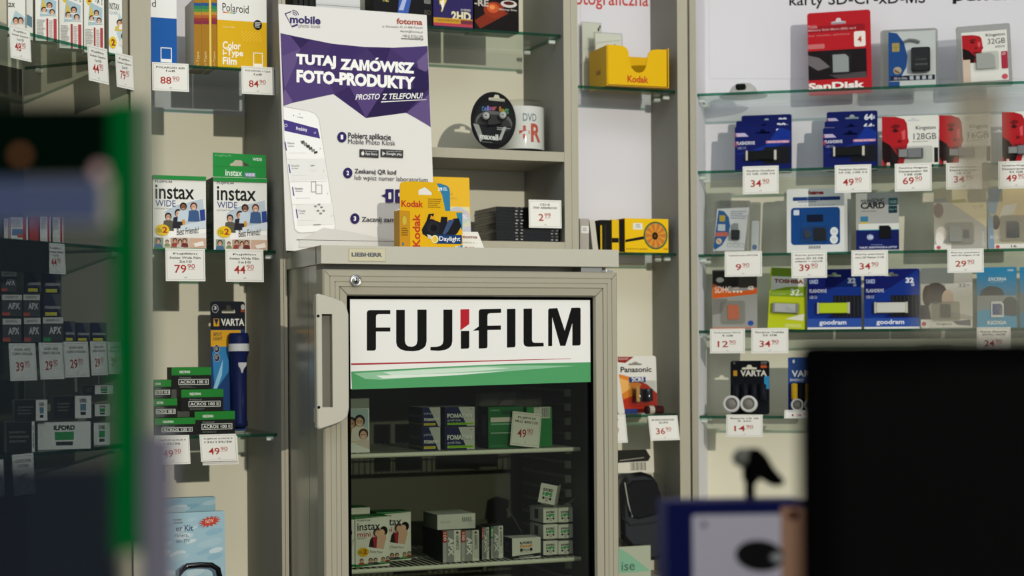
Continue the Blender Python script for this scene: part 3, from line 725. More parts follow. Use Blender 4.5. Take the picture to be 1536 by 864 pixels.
# sky coloured adapter kit boxes on the bottom board
def kit(S):
    S.q = q8; rnd = random.Random(5)
    for k in range(46):
        x, y = 110+rnd.random()*340, 540+rnd.random()*420; a = 20+rnd.random()*46
        S.ell(x, y, a, a*.35, ['#b9cfd6', '#a9c6d0', '#c8d8dc', '#8fb6c8'][k % 4], 12, -.2); S.l -= .8
    S.l += 1
    S.text('er Kit', 212, 578, 312, 612, '#2e3f62', .01); S.text('camera,', 204, 630, 284, 650, '#2e3f62'); S.text('der, DV', 210, 658, 292, 680, '#2e3f62')
    S.fuzz(196, 540, 266, 575, 2, '#7a7f74'); P = []
    for k in range(28):
        r = 1 if k % 2 == 0 else .58; th = 2*PI*k/28; P.append((408+72*r*math.cos(th), 563+34*r*math.sin(th)-(r*math.cos(th))*12))
    S.poly(P, '#c0432f'); S.text('NEW', 385, 553, 432, 574, '#e8c8b8', .01, -6)
boxitem('adapter_kit_box', 'pale sky blue kit box with red starburst on the bottom left board', 'box', W, (229, 771, 339, 904), -.05, zL4, .04, '#9fc0cc', kit, side='#86a8b4', rx=-.06)
def art(S):
    rnd = random.Random(8)
    for k in range(16): S.ell(222+rnd.random()*98, 752+rnd.random()*22, 16, 4, ['#a8c2cc', '#7fa9bc', '#b8ccd2'][k % 3], 12, -.15); S.l -= .8
boxitem('adapter_kit_box', 'taller sky blue box standing behind the kit box with red starburst', 'box', W, (222, 748, 324.5, 903), -.13, zL4, .03, '#8db4c2', art, rx=-.03)
# black carrying handle of a case in front of them
s = W.pt(300, 852, -.02); t = thing('black_case', 'black case with a rounded carrying handle below the sky blue kit box', 'case', (s.x, s.y, zL4+.0005), AW)
m = M(); hz = s.z-zL4; a = .037
m.prism(rrect(-.06, 0, .055, hz-.025, .012), -.012, .03, 'black', bev=.004); m.obj('case_body', t)
m = M(); m.tube([(-a-.008, 0, hz-.03), (-a, 0, hz-.004), (-a+.012, 0, hz+.005), (0, 0, hz+.006), (a-.014, 0, hz+.004), (a-.002, 0, hz-.004), (a+.004, 0, hz-.03)], .0055, 'gloss_black', 10); m.obj('handle', t)
# ------------------------------------------------------------------ on top of the fridge and in the bays above it
qA = lambda x, y: (410+x/4.548, y/4.548)
qB = lambda x, y: (410+x/3.756, 150+y/3.756)
qC = lambda x, y: (640+x/3.757, y/3.757)
qD = lambda x, y: (590+x/4.8, 210+y/4.8)
zTop = FT1
# poster: foam board leaning back a little
PF = Frame(W.pt(429, 370, .065), AW+R(1.5)); lean = R(5)
pt0 = PF.P(0, 0, zTop+.0006)
Rm = Matrix.Translation(pt0) @ Matrix.Rotation(PF.yaw, 4, 'Z') @ Matrix.Rotation(-lean, 4, 'X')
Ri = Rm.inverted()
def pg(x, y):
    d = Ri.to_3x3() @ ray(x, y); c = Ri @ CAM; t = -c.y/d.y; p = c+d*t; return p.x, p.z
m = M(); tl, tr, bl_ = pg(419, 5), pg(641.5, 23.5), pg(429, 370)
wd = (tr[0]-tl[0]); ht = (tl[1]+tr[1])/2
m.prism(rrect(0, 0, wd, ht, .002), 0, .005, '#dcdad4', side='#b5b2aa')
S = Surf(m, (0, 0, 0), (1, 0, 0), (0, 0, 1), (0, -1, 0), lambda x, y: (min(max(pg(x, y)[0], .0006), wd-.0006), min(max(pg(x, y)[1], .0006), ht-.0006)), .00003)
S.q = qA; PU = '#3f2e60'
S.poly([(48, 226), (200, 258), (400, 298), (620, 320), (850, 326), (1060, 314), (1075, 640), (1082, 870), (1050, 850), (905, 770), (632, 806), (400, 636), (130, 702), (68, 724)], PU)
for pl, c in (([(120, 250), (250, 272), (185, 332)], '#2d204f'), ([(48, 226), (120, 250), (185, 332), (56, 385)], '#534174'), ([(56, 385), (185, 332), (160, 420), (78, 606)], '#5f4d7c'), ([(78, 606), (160, 420), (330, 470), (420, 640), (130, 702)], '#4b3a6e'), ([(68, 640), (78, 606), (130, 690), (120, 704), (68, 724)], '#6a5784'),
              ([(400, 298), (640, 330), (520, 420), (360, 400)], '#3a2a5e'), ([(640, 330), (800, 326), (770, 420), (700, 400)], '#312253'), ([(800, 326), (1060, 316), (1064, 430), (930, 440)], '#47366b'), ([(980, 420), (1062, 350), (1066, 470), (1000, 520)], '#675683'), ([(500, 560), (760, 600), (632, 806)], '#513e72'), ([(420, 640), (520, 590), (632, 806)], '#342456'), ([(760, 600), (1070, 600), (905, 770), (632, 806)], '#271b46'), ([(1072, 640), (1082, 868), (910, 770)], '#604e7d'), ([(930, 440), (1066, 500), (1070, 600), (960, 610)], '#2a1e4c')):
    S.poly(pl, c); S.l -= .9
S.l += 1
WH = '#f1f0ea'
S.text('TUTAJ', 155, 366, 427, 458, WH, .055, 16); S.text('ZAMÓWISZ', 455, 380, 963, 476, WH, .055, 28)
S.text('FOTO-PRODUKTY', 158, 474, 968, 562, WH, .055, 50)
S.text('PROSTO', 560, 643, 722, 682, WH, .012, -4, .2); S.text('Z TELEFONU!', 740, 640, 1014, 680, WH, .012, -8, .2)
S.poly([(735, 692), (1045, 678), (1045, 681), (735, 699)], WH)
# logo
D = '#3c3266'
S.poly([(76, 92), (120, 76), (124, 82), (86, 97), (126, 178), (166, 164), (168, 172), (128, 188)], D)
S.poly([(122, 178), (164, 162), (168, 174), (128, 188)], D)
for r in (20, 32, 44):
    S.poly([(132+r*math.cos(R(a)), 112+r*math.sin(R(a))) for a in range(-95, -10, 12)]+[(132+(r-5)*math.cos(R(a)), 112+(r-5)*math.sin(R(a))) for a in range(-11, -96, -12)], D)
S.text('mobile', 112, 104, 322, 158, D, .04, 10); S.text('photo kiosk', 172, 162, 322, 196, '#6d6a72', 0, 6)
S.text('fotoma', 840, 124, 1016, 164, '#a04432', .03, 8)
for i, (t_, a) in enumerate((('ul. Półwiejska 35, 61-886 Poznań', 742), ('deptak@fotoma.pl', 864), ('+48 61 8 526 559', 880))): S.text(t_, a, 172+i*31, 1018, 192+i*31, '#6d6964', 0, 9)
S.text('www.fotoma24.pl', 870, 254, 1022, 274, '#3c3a38', .02, 6)
# phone picture
S.q = qB
S.poly([(54, 40), (62, 34), (200, 62), (236, 76), (256, 104), (262, 130), (350, 700), (348, 730), (335, 742), (160, 752), (135, 748), (118, 728), (60, 240)], '#c3c1bb')
S.poly([(57, 40), (200, 66), (234, 80), (252, 106), (258, 130), (346, 700), (344, 724), (330, 736), (160, 746), (138, 742), (122, 726), (60, 200)], '#efeeea')
S.line(134, 95, 167, 102, 4, '#8e8c88'); S.ell(114, 88, 3, 3, '#444'); S.ell(148, 79, 2.5, 2.5, '#777')
S.poly([(58, 110), (250, 162), (263, 218), (62, 174)], '#46377c'); S.text('Produkty', 128, 150, 190, 176, '#e9e7ee', .02, 8); S.ell(70, 144, 9, 9, '#cfcbe0'); S.ell(70, 144, 6, 6, '#46377c'); S.poly([(226, 182), (242, 178), (238, 192), (228, 192)], '#8f86b4')
for i, (y, nm) in enumerate(((236, 'Zdjęcia'), (362, 'Foto-kubki'), (490, 'Kalendarze'), (616, 'Puzzle'))):
    xo = 62+i*21
    S.poly([(xo+2, y+98), (xo+218, y+84+10), (xo+219, y+87+10), (xo+2, y+101)], '#d3d1cc') if i < 3 else None
    if i % 2 == 1: S.poly([(xo+2, y-24), (xo+206, y-34), (xo+218, y+84), (xo+14, y+92)], '#e4e3de')
    S.poly([(xo, y), (xo+6, y), (xo+14, y+50), (xo+8, y+50)], '#46377c')
    S.text(nm, xo+16, y+2, xo+56+6*(i in (1, 2)), y+16, '#77747a', .01); S.fuzz(xo+20, y+22, xo+60, y+32, 1, '#9a989c'); S.fuzz(xo+24, y+62, xo+130, y+66, 1, '#c0beba')
    S.text('>', xo+198, y+32, xo+204, y+44, '#8a8888')
for k in range(6): S.poly([(152+k*15, 232+k*12), (172+k*15, 228+k*12), (178+k*14, 244+k*11), (160+k*14, 250+k*11)], ['#5a5854', '#8a8782', '#3c3a38'][k % 3]); S.l -= .8
S.l += 1; S.rr(202, 340, 246, 400, 8, '#e2e1dd'); S.line(208, 372, 230, 370, 6, '#86848a')
S.frame(212, 460, 240, 520, 3, '#8f8d8a'); S.frame(238, 478, 274, 530, 3, '#a09e9a')
for a, b in ((236, 600), (256, 590), (270, 605), (282, 625), (250, 625), (265, 640)): S.ell(a, b, 9, 6, '#8a8884', 9)
S.line(224, 704, 266, 702, 6, '#9a9894')
S.poly([(280, 720), (420, 740), (660, 790), (890, 800), (890, 820), (140, 830), (150, 790)], '#cfcdc7')
S.poly([(262, 152), (600, 150), (820, 128), (890, 140), (890, 100), (750, 74), (522, 104), (380, 0), (240, 20), (240, 60)], '#d2d0ca') if False else None
S.line(130, 788, 720, 799, 3, '#4a4850')
NV = '#2b2259'
for (cx, cy, t_) in ((385, 210, '1'), (418, 412, '2'), (458, 669, '3')): S.ell(cx, cy, 26, 30, NV); S.text(t_, cx-7, cy-13, cx+7, cy+13, '#ecebf2', .04)
S.text('Pobierz aplikację', 420, 184, 662, 226, '#33313a', .018, 10); S.text('Mobile Photo Kiosk', 420, 220, 686, 248, '#45434a', 0, 10)
for a, b, t1, t2 in ((484, 592, 'Download on the', 'App Store'), (602, 730, 'ANDROID APP ON', 'Google play')):
    S.poly([(a, 278), (b, 284), (b-1, 328), (a, 322)], '#3b3a3c'); S.text(t1, a+32, 287, b-12, 293, '#c8c8c6', 0, 2); S.text(t2, a+32, 296, b-8, 314, '#e2e2de', .01, 4)
    if a < 500: S.ell(a+18, 303, 9, 11, '#d8d8d4', 12); S.ell(a+20, 291, 3, 4, '#d8d8d4', 8)
    else: S.poly([(a+10, 290), (a+28, 303), (a+10, 316)], '#c8c8c4')
S.text('Zeskanuj QR kod', 456, 388, 690, 422, '#33313a', .018, 8); S.text('lub wpisz numer laboratorium', 456, 424, 868, 458, '#45434a', 0, 14)
S.poly([(606, 540), (632, 528), (632, 552)], NV); S.rr(630, 503, 676, 578, 5, NV); S.rr(684, 505, 740, 580, 5, NV); S.rr(646, 522, 662, 560, 4, '#dcdad4'); S.rr(702, 524, 722, 545, 4, '#dcdad4')
S.text('Zacznij zamawiać', 496, 660, 770, 694, '#33313a', .018, 4)
o = m.obj('poster_board', None); o.matrix_world = Rm
tag(o, 'purple and white advertising poster board standing on the fridge', 'poster')
# single use camera box
def art(S):
    S.q = qD; S.poly([(45, 510), (120, 515), (120, 768), (45, 764)], '#c08a18')
    S.poly([(120, 515), (497, 515), (497, 768), (120, 768)], '#dcab10')
    S.text('Kodak', 137, 532, 192, 760, '#b8371f', .03, rot=-1)
    S.ell(80, 580, 22, 40, '#a8862a'); S.ell(80, 580, 16, 32, '#c9a83c'); S.fuzz(58, 630, 110, 690, 4, '#6a4c10'); S.rect(62, 730, 74, 752, '#3f6a86')
    S.poly([(452, 518), (497, 518), (497, 640), (470, 600)], '#2f7a9e'); S.poly([(400, 768), (497, 740), (497, 768)], '#2f7a9e')
    S.poly([(252, 532), (292, 528), (282, 568), (336, 588), (344, 548), (388, 550), (390, 640), (430, 560), (470, 556), (490, 610), (460, 660), (420, 690), (330, 700), (300, 690), (262, 700), (208, 670), (202, 640), (236, 580)], '#15161c')
    S.poly([(396, 570), (440, 566), (392, 650), (370, 670), (352, 668)], '#3b4d74'); S.ell(284, 624, 46, 44, '#1f2028'); S.ell(290, 628, 24, 24, '#08080c'); S.poly([(270, 540), (300, 560), (296, 570), (262, 566)], '#d89a18')
    S.poly([(240, 672), (262, 676), (300, 700), (290, 710), (250, 700)], '#c9c6b8')
    S.rr(292, 672, 492, 734, 8, '#13386a'); S.ell(296, 704, 26, 28, '#e8d79a'); S.ell(296, 704, 18, 20, '#d9b948'); S.text('Daylight', 328, 684, 480, 724, '#eef0f0', .01)
    S.text('39', 442, 748, 464, 764, '#e6eef0', .03); S.fuzz(466, 748, 484, 764, 2, '#cfe0e6')
s = spot(W, (599.5, 316, 693.7, 370.4), .20, zTop)
t = thing('single_use_camera_box', 'yellow single use camera pack with blue corner on the fridge top', 'camera', s.loc, s.yaw)
m = M(); m.box(0, s.w, 0, .035, 0, s.h, '#dcab10', left='#b98a1c'); art(front(m, s.w, s.h, s.px)); m.obj('carton', t)
k = s.w/94.2; X = lambda x: (590+x/4.8-599.5)*k
Z = lambda y: (370.4-(210+y/4.8))*k
m = M(); P = [(50, 514), (50, 350), (56, 328), (72, 318), (160, 314), (300, 316), (340, 322), (392, 336), (408, 352), (412, 380), (412, 514)]
m.prism([(X(a), Z(b)) for a, b in P], .001, .0025, '#dcab10', hole=[(X(a), Z(b)) for a, b in ((184, 404), (278, 404), (282, 392), (276, 382), (232, 350), (186, 370), (182, 380))])
S = Surf(m, (0, .001, 0), (1, 0, 0), (0, 0, 1), (0, -1, 0), lambda x, y: (X(x), Z(y)))
S.poly([(314, 324), (340, 323), (391, 338), (406, 354), (410, 382), (410, 512), (376, 512), (352, 400)], '#2f7a9e'); S.text('39', 322, 350, 354, 374, '#e8f0f0', .03); S.fuzz(360, 350, 392, 376, 2, '#d0e2e6')
S.text('Kodak', 60, 444, 216, 490, '#b8371f', .03); S.fuzz(250, 428, 346, 496, 5, '#7a5810')
m.obj('hanging_tab', t)
# disc wallet behind it
def art(S):
    S.q = qD; S.rect(300, 268, 556, 460, '#e2b22c'); S.text('Recordable', 330, 366, 440, 384, '#a8862a'); S.text('70th edition', 380, 394, 470, 412, '#b8963a')
    S.poly([(290, 460), (556, 460), (575, 765), (290, 765)], '#d8d2a0'); S.ell(470, 600, 108, 140, '#cfcfcb', 28); S.ell(470, 600, 106, 138, '#b9bcc0', 28)
    for i, c in enumerate(('#c9b8c4', '#b8c8c0', '#d0ccb0', '#c0c0d0')): S.poly([(470, 600), (540+i*6, 480+i*36), (560+i*2, 520+i*36)], c); S.l -= .8
    S.l += 1; S.ell(470, 610, 34, 44, '#e2e2de'); S.ell(470, 610, 14, 18, '#9a9a98'); S.text('%', 500, 512, 536, 540, '#e8e8e8')
boxitem('disc_case', 'yellow disc case leaning behind the single use camera pack', 'disc case', W, (640, 265, 707, 371), .036, zTop, .010, '#d8ac2c', art, side='black', rx=-R(4), cols={'right': 'black', 'top': 'black', 'back': 'black'})
# loose price sheet behind it
def art(S):
    S.text('fotoma', 686, 352, 716, 356, '#8a4a48', .03); S.text('pendrive z ...', 690, 359.5, 716, 363, '#8a8780'); S.text('1', 697, 366, 701, 370, '#9c3a34'); S.text('99', 703, 366, 711, 369, '#9c3a34')
G = W.turned(685, 371, .15, 0); m = M(); w_ = G.hit(728, 360)[0]; h_ = G.hit(700, 348)[1]-zTop
m.prism([(0, 0), (w_, 0), (w_*.74, h_), (0, h_)], 0, .0006, 'paper'); art(front(m, w_, h_, (685, 348, 728, 371)))
tag(m.obj('price_card', None, G.P(0, 0, zTop+.0005), AW), 'loose white price card leaning beside the single use camera pack', 'price card')
# stack of slim black disc cases
G = W.turned(745.5, 360, -.014, 0); z0 = zC3+.0004; cw = G.hit(841.5, 350)[0]; n_ = 11; ch = (W.hit(780, 312, -.04)[1]-z0)/n_
rnd = random.Random(11)
ORD = ['lowest', 'second from the bottom', 'third from the bottom', 'fourth from the bottom', 'fifth from the bottom', 'middle', 'fifth from the top', 'fourth from the top', 'third from the top', 'second from the top', 'topmost']
for i in range(n_):
    m = M(); c_ = 'gloss_black'
    m.box(0, cw, 0, .125, 0, ch*.44, c_); m.box(.0005, cw-.0005, .0005, .125, ch*.44, ch*.56, 'black'); m.box(0, cw, 0, .125, ch*.56, ch*.95, c_)
    for a in (.30, .38, .86, .93): m.box(cw*a, cw*(a+.035), -.0006, 0, ch*.55, ch*.9, '#a8a8a4' if i % 3 != 1 else '#6a6a68')
    m.box(.004, .022, -.0003, 0, ch*.1, ch*.4, '#2a2a2a')
    off = rnd.uniform(-.003, .0005); p = G.P(off, rnd.uniform(-.003, .002)-.0, z0+i*ch)
    tag(m.obj('disc_case', None, p, G.yaw+rnd.uniform(.0, .02)), 'slim black disc case, %s in the stack under the tag 2.99' % ORD[i], 'disc case', 'black disc cases in one stack')
ptag(W, (793, 300, 842, 342), .004, None, ['CD-R', '700 MB/BOX'], '2', '99', 'price tag reading 2.99 in front of the black disc case stack', .02, lip=False)
# ear bud pack
def art(S):
    S.q = qC
    for i, (ch_, c) in enumerate(zip('Colour Budz', ['#5a8fd0', '#6aa0d8', '#8a7ad0', '#b070c0', '#d06a90', '#d86a50', '', '#d88a30', '#c8b030', '#7ab04a', '#4aa080'])):
        if c: x = 306+i*14; S.text(ch_, x, 596+abs(i-5)*2.6+(8 if ch_ in 'oura' else 0), x+12, 622+abs(i-5)*2.6, c, .03); S.l -= .9
    S.l += 1; S.ell(375, 690, 104, 62, '#6a6a68', 28); S.ell(375, 700, 96, 54, '#3a3a3a', 28)
    S.poly([(262, 706), (420, 702), (478, 700), (440, 740), (404, 790), (360, 800), (310, 790)], '#15151a'); S.poly([(258, 706), (290, 708), (318, 780), (300, 800)], '#a8a8a2'); S.poly([(400, 780), (430, 706), (446, 706), (418, 780)], '#b8b8b2')
    S.text('maxell', 296, 752, 400, 784, '#f0f0ec', .03); S.fuzz(392, 712, 466, 730, 2, '#c8c8c4'); S.fuzz(310, 796, 386, 802, 1, '#9a9a98')
s = spot(W, (705.5, 141, 774, 222), -.008, zC2); t = thing('ear_bud_pack', 'black oval ear bud pack beside the white disc spindle', 'ear buds', (s.loc[0], s.loc[1], s.loc[2]+.0028), s.yaw, None, -R(4), R(3))
k = s.w/68.5; X = lambda x: (640+x/3.757-705.5)*k
Z = lambda y: (222-y/3.757)*k
m = M(); cx, cz = X(372), Z(680)
oval = [(cx+X(500)*.5*math.cos(a)*1.0+.002*math.sin(a), max(0, cz+Z(528)*.505*math.sin(a)*(1 if math.sin(a) > 0 else .98))) for a in (2*PI*i/40 for i in range(40))]
m.prism(oval, 0, .0015, '#0e0e12', hole=sombrero(X(389), Z(556), 92*k/3.757, 34*k/3.757))
art(Surf(m, (0, 0, 0), (1, 0, 0), (0, 0, 1), (0, -1, 0), lambda x, y: ((x-705.5)*k, (222-y)*k))); m.obj('card', t)
for cxx, cyy in ((322, 668), (416, 655)):
    m = M(); m.ball((X(cxx), -.012, Z(cyy)), (.0085, .008, .0085), 'gloss_black'); m.lathe([(.0075, 0), (.0078, .003), (.004, .005)], (X(cxx)-.002, -.014, Z(cyy)), (-.6, -1, .1), '#b8b8b4', 14)
    m.tube([(X(cxx), -.012, Z(cyy)-.006), (X(cxx)+(.004 if cxx < 370 else -.004), -.010, Z(cyy)-.018), (X(372), -.008, Z(706))], .0018, 'black', 6); m.obj('ear_bud', t)
m = M(); m.prism([(cx+(p[0]-cx)*.93, cz+(p[1]-cz)*.80-.004) for p in oval], -.022, -.002, 'clear', bev=.008); m.obj('blister', t)
# disc spindle
r_ = .052; a1 = W.hit(816.5, 190, -.085)[0]; p = W.P(a1-r_*1.05, -.085, zC2+.0004)
hgt = W.hit(795, 153, -.085)[1]-zC2
t = thing('disc_spindle', 'white spindle box of recordable discs behind the ear bud pack', 'disc spindle', p, AW)
m = M(); m.lathe([(r_*1.04, 0), (r_*1.05, .006), (r_*1.0, .008)], (0, 0, 0), (0, 0, 1), 'black', 36); m.obj('base', t)
m = M(); m.lathe([(r_*.95, .009), (r_*.95, hgt*.86)], (0, 0, 0), (0, 0, 1), '#deded8', 36)
V = []
def cyl(S_, rr_):
    def pos(x, y):
        th = (x-50)/50*1.0; r2 = rr_+S_.l*.0001
        return Vector((r2*math.sin(th-.18), -r2*math.cos(th-.18), hgt*(1-y/100)))
    S_.pos = pos
S = Surf(m, (0, 0, 0), (1, 0, 0), (0, 0, 1), (0, -1, 0), lambda x, y: (0, 0)); cyl(S, r_*.951)
S.text('DVD', 44, 28, 76, 42, '#6f7f86', .01); S.text('+R', 36, 46, 88, 80, '#c05a48', .03); m.obj('disc_stack', t)
m = M(); m.lathe([(r_, .008), (r_, hgt*.93), (r_*.96, hgt*.98), (r_*.3, hgt*1.0)], (0, 0, 0), (0, 0, 1), 'clear', 36); m.obj('cover', t)
# top shelf boxes
ZT1 = zC1
def art(S):
    S.rect(455, -60, 560, 2, '#d8d8d2')
def art2(S):
    S.q = lambda x, y: (440+x/6.982, y/6.982)
    S.poly([(1090, 150), (1200, 150), (1240, -40), (1110, -40)], '#3a5aa8'); S.poly([(1100, 120), (1150, 120), (1190, -20), (1150, -20)], '#a8b4d8'); S.text('1-4x', 936, 18, 1000, 42, '#d8cc6a', .02); S.text('BD', 1370, 100, 1440, 150, '#4a4438', .02)
    for k in range(7): S.rect(1370+k*10, -40, 1374+k*10, 32, '#a8a8a2'); S.l -= 1
boxitem('disc_box', 'black disc box with blue streak behind the poster top', 'disc box', W, (560, -60, 648, 40.5), -.03, ZT1, .06, '#0d0e12', art2)
def art(S):
    S.q = qC; S.poly([(70, -40), (110, -40), (112, 0), (84, 66), (80, 60), (92, 20), (72, 24)], '#d8c040'); S.poly([(76, 8), (100, -4), (90, 60)], '#e8e4d8')
    S.text('10 DISKS', 192, 40, 246, 52, '#d8d4c8', .01); S.text('2HD', 138, 56, 248, 104, '#d8d0a8', .05)
    S.rect(33, 96, 258, 124, '#c0902c'); S.rect(190, 102, 258, 124, '#6a3040'); S.text('HIGH FORMATTED', 60, 104, 180, 114, '#5a3c10'); S.rect(33, 124, 258, 140, '#b04048')
boxitem('disk_box', 'purple floppy disk box with gold band on the top shelf', 'disk box', W, (650, -50, 709, 40), -.025, ZT1, .05, '#2b2358', art)
def art(S):
    S.q = qC; S.poly([(262, 110), (400, 20), (460, 60), (300, 150)], '#7a2a16'); S.ell(380, 46, 60, 44, '#8a3018', 20); S.ell(372, 36, 34, 26, '#c0542a', 18); S.ell(368, 32, 16, 12, '#e08a4a', 14)
    S.text('-RE', 268, -6, 348, 30, '#b8b0a4', .03); S.ell(462, 8, 46, 20, '#c8c4bc', 24); S.ell(462, 4, 30, 10, '#4a1c12', 20); S.text('Blu-ray Disc', 408, 34, 508, 48, '#c8c0b8', .01)
boxitem('disc_box', 'black and red disc box at the right end of top shelf', 'disc box', W, (711.5, -50, 778, 43), -.03, ZT1, .06, '#120c0c', art)
def art(S): S.rr(470, -60, 556, 6, 5, '#cfd0ce'); S.frame(466, -70, 560, 10, 1, '#8a8a86')
boxitem('disc_box', 'pale silver disc box partly hidden by the top of the poster', 'disc box', W, (474, -60, 540, 34), -.04, ZT1, .05, '#c9cac8', art)
for k in range(4):
    boxitem('disc_case', 'dark thin disc case, %s in the row behind the poster corner' % ['first', 'second', 'third', 'fourth'][k], 'disc case', W, (440+k*8, -50, 446.5+k*8, 30), -.04, ZT1, .1, '#1c201c', group='thin disc cases behind the poster corner')

# ------------------------------------------------------------------ narrow cabinet
qE = lambda x, y: (850+x/4.8, y/4.8)
qF = lambda x, y: (840+x/3.086, 160+y/3.086)
qG = lambda x, y: (880+x/3.6, 400+y/3.6)
qH = lambda x, y: (880+x/3.273, 600+y/3.273)
G = W.turned(911.5, 127, .005, R(-3)); z0 = zM1+.0004
w_ = G.hit(1002, 100)[0]; h_ = G.hit(955, 70)[1]-z0
t = thing('paper_tray', 'yellow cardboard tray with curved cut out front', 'tray', G.P(0, 0, z0), G.yaw)
KY = '#dcae08'; X = lambda x: (850+x/4.8-911.5)/90.5*w_
Z = lambda y: (128-y/4.8)/58*h_
dp = .1
m = M(); P = [(298, 605), (298, 332), (380, 334), (410, 338), (432, 350), (444, 372), (450, 430), (462, 480), (490, 510), (520, 518), (552, 505), (570, 475), (578, 420), (590, 375), (612, 354), (650, 348), (720, 346), (720, 605)]
m.prism([(X(a), max(0, Z(b))) for a, b in P], 0, .002, KY, side='#c99a2c')
S = Surf(m, (0, 0, 0), (1, 0, 0), (0, 0, 1), (0, -1, 0), lambda x, y: (X(x), Z(y))); S.text('Kodak', 436, 538, 588, 586, '#b84a1c', .035); m.obj('front_panel', t)
for nm, x0, x1 in (('side_panel', -.002, 0), ('side_panel', w_, w_+.002)):
    m = M(); m.box(x0, x1, 0, dp, 0, h_, KY)
    if x0 < 0:
        S = leftside(m, dp, h_, (0, 0, 100, 100), x0); S.text('Kodak', 40, 52, 66, 66, '#7a4a12', .03)
    m.obj(nm, t)
m = M(); m.box(0, w_, dp-.002, dp, 0, h_*.95, KY); m.obj('back_panel', t)
m = M(); m.box(0, w_, .002, dp-.002, 0, .002, '#b98a2c'); m.obj('base_panel', t)
def env(u0, u1, y, hh, lb, lean, art):
    w2 = u1-u0; m = M(); m.box(0, w2, 0, .004, 0, hh, 'clear_milky'); m.box(.003, w2-.003, .0012, .0032, .003, hh-.003, '#e2e5da')
    art(front(m, w2, hh, (0, 0, 100, 100))); return tag(m.obj('negative_sleeve', None, G.P(u0, -y, z0+.005), G.yaw, -lean), lb, 'sleeve', 'translucent sleeves standing in the tray')
def a1(S): S.ell(86, 10, 4, 3, '#1c2018', 10); S.ell(93, 6, 3, 2.4, '#1c2018', 10); S.ell(80, 38, 3, 3, '#1c2018', 10); S.ell(91, 56, 3, 3, '#1c2018', 10); S.line(2, 40, 98, 34, 1, '#b9bdb0'); S.line(0, 60, 98, 54, 1, '#aeb2a6')
def a2(S): S.line(70, 20, 84, 34, 2, '#2a2c26'); S.line(84, 40, 94, 46, 3, '#2a2c26'); S.line(0, 20, 90, 12, 1, '#b5b9ac')
env(W.hit(869.5, 60, -.108)[0]-G.P(0, 0, 0).__sub__(W.O).dot(W.u), .034, .118, .152, 'tallest translucent sleeve standing behind the yellow tray', -.0, a1)
env(.003, .07, .075, .125, 'second translucent sleeve in front of the tallest in yellow tray', .08, a2)
m = M(); m.prism([(0, 0), (.05, 0), (.05, .035), (.02, .075), (0, .07)], 0, .003, 'clear_milky'); S = front(m, .05, .075, (0, 0, 100, 100)); S.ell(70, 76, 16, 14, '#2c2214'); S.poly([(0, 60), (50, 50), (60, 90), (10, 95)], '#b9903c')
tag(m.obj('negative_sleeve', None, G.P(.028, -.035, z0+.005), G.yaw, -.1), 'slanted sleeve seen through the curved cut out of the tray', 'sleeve', 'translucent sleeves standing in the tray')
# second shelf
boxitem('film_album', 'grey album leaning at the left end of shelf beside yellow box', 'album', W, (870, 328, 883.5, 378), -.02, zM2, .07, '#a8a298', lambda S: (S.rr(872, 339, 884, 350, 1, '#dcdad2'), S.fuzz(874, 342, 882, 348, 2, '#8a8a86')), rx=0)
boxitem('film_album', 'slanting grey album next to the black spined box', 'album', W, (889.5, 330, 897.5, 378), -.02, zM2, .07, '#c4beb0', ry=-.12)
boxitem('paper_box', 'black spined photo paper box left of the flower box', 'box', W, (900.5, 330, 917, 378), -.02, zM2, .08, '#15140f', lambda S: (S.rect(900, 338, 903, 376, '#c9a81c'), S.rect(907, 336, 909, 376, '#2a2a22')))
boxitem('paper_box', 'yellow and black photo paper box between black spine and flower box', 'box', W, (918, 329.5, 935.5, 378.5), -.02, zM2, .08, '#e0b614', lambda S: (S.rect(928.5, 329.5, 935.5, 378, '#15140f'), S.rect(918, 357, 928, 364, '#15140f')))
def art(S):
    S.q = qF; S.rr(338, 540, 382, 570, 3, '#dedcd0'); S.fuzz(350, 546, 376, 564, 2, '#8a8a80'); S.poly([(302, 618), (386, 600), (388, 614), (302, 630)], '#15140f'); S.poly([(388, 592), (398, 588), (424, 622), (416, 632)], '#e4d9a8')
    S.ell(442, 596, 56, 65, '#4f5a2c', 30); S.ell(442, 596, 50, 58, '#7f8a62', 30)
    for k in range(20):
        th = 2*PI*k/20; S.poly([(442, 596), (442+46*math.cos(th-.13), 596+54*math.sin(th-.13)), (442+48*math.cos(th), 596+57*math.sin(th)), (442+46*math.cos(th+.13), 596+54*math.sin(th+.13))], '#e08c1e' if k % 2 else '#c9701a'); S.l -= .8
    S.l += 1; S.ell(439, 598, 14, 18, '#1e150c', 18); S.ell(439, 598, 6, 8, '#5a3c14', 12); S.text('premium quality', 306, 654, 404, 666, '#8a6a10'); S.text('high', 478, 652, 500, 664, '#a85a10')
boxitem('paper_box', 'yellow photo paper box with orange flower under a magnifier', 'box', W, (937.3, 328, 1002.5, 379), -.015, zM2, .05, '#e6bb12', art, side='#8a4a14')
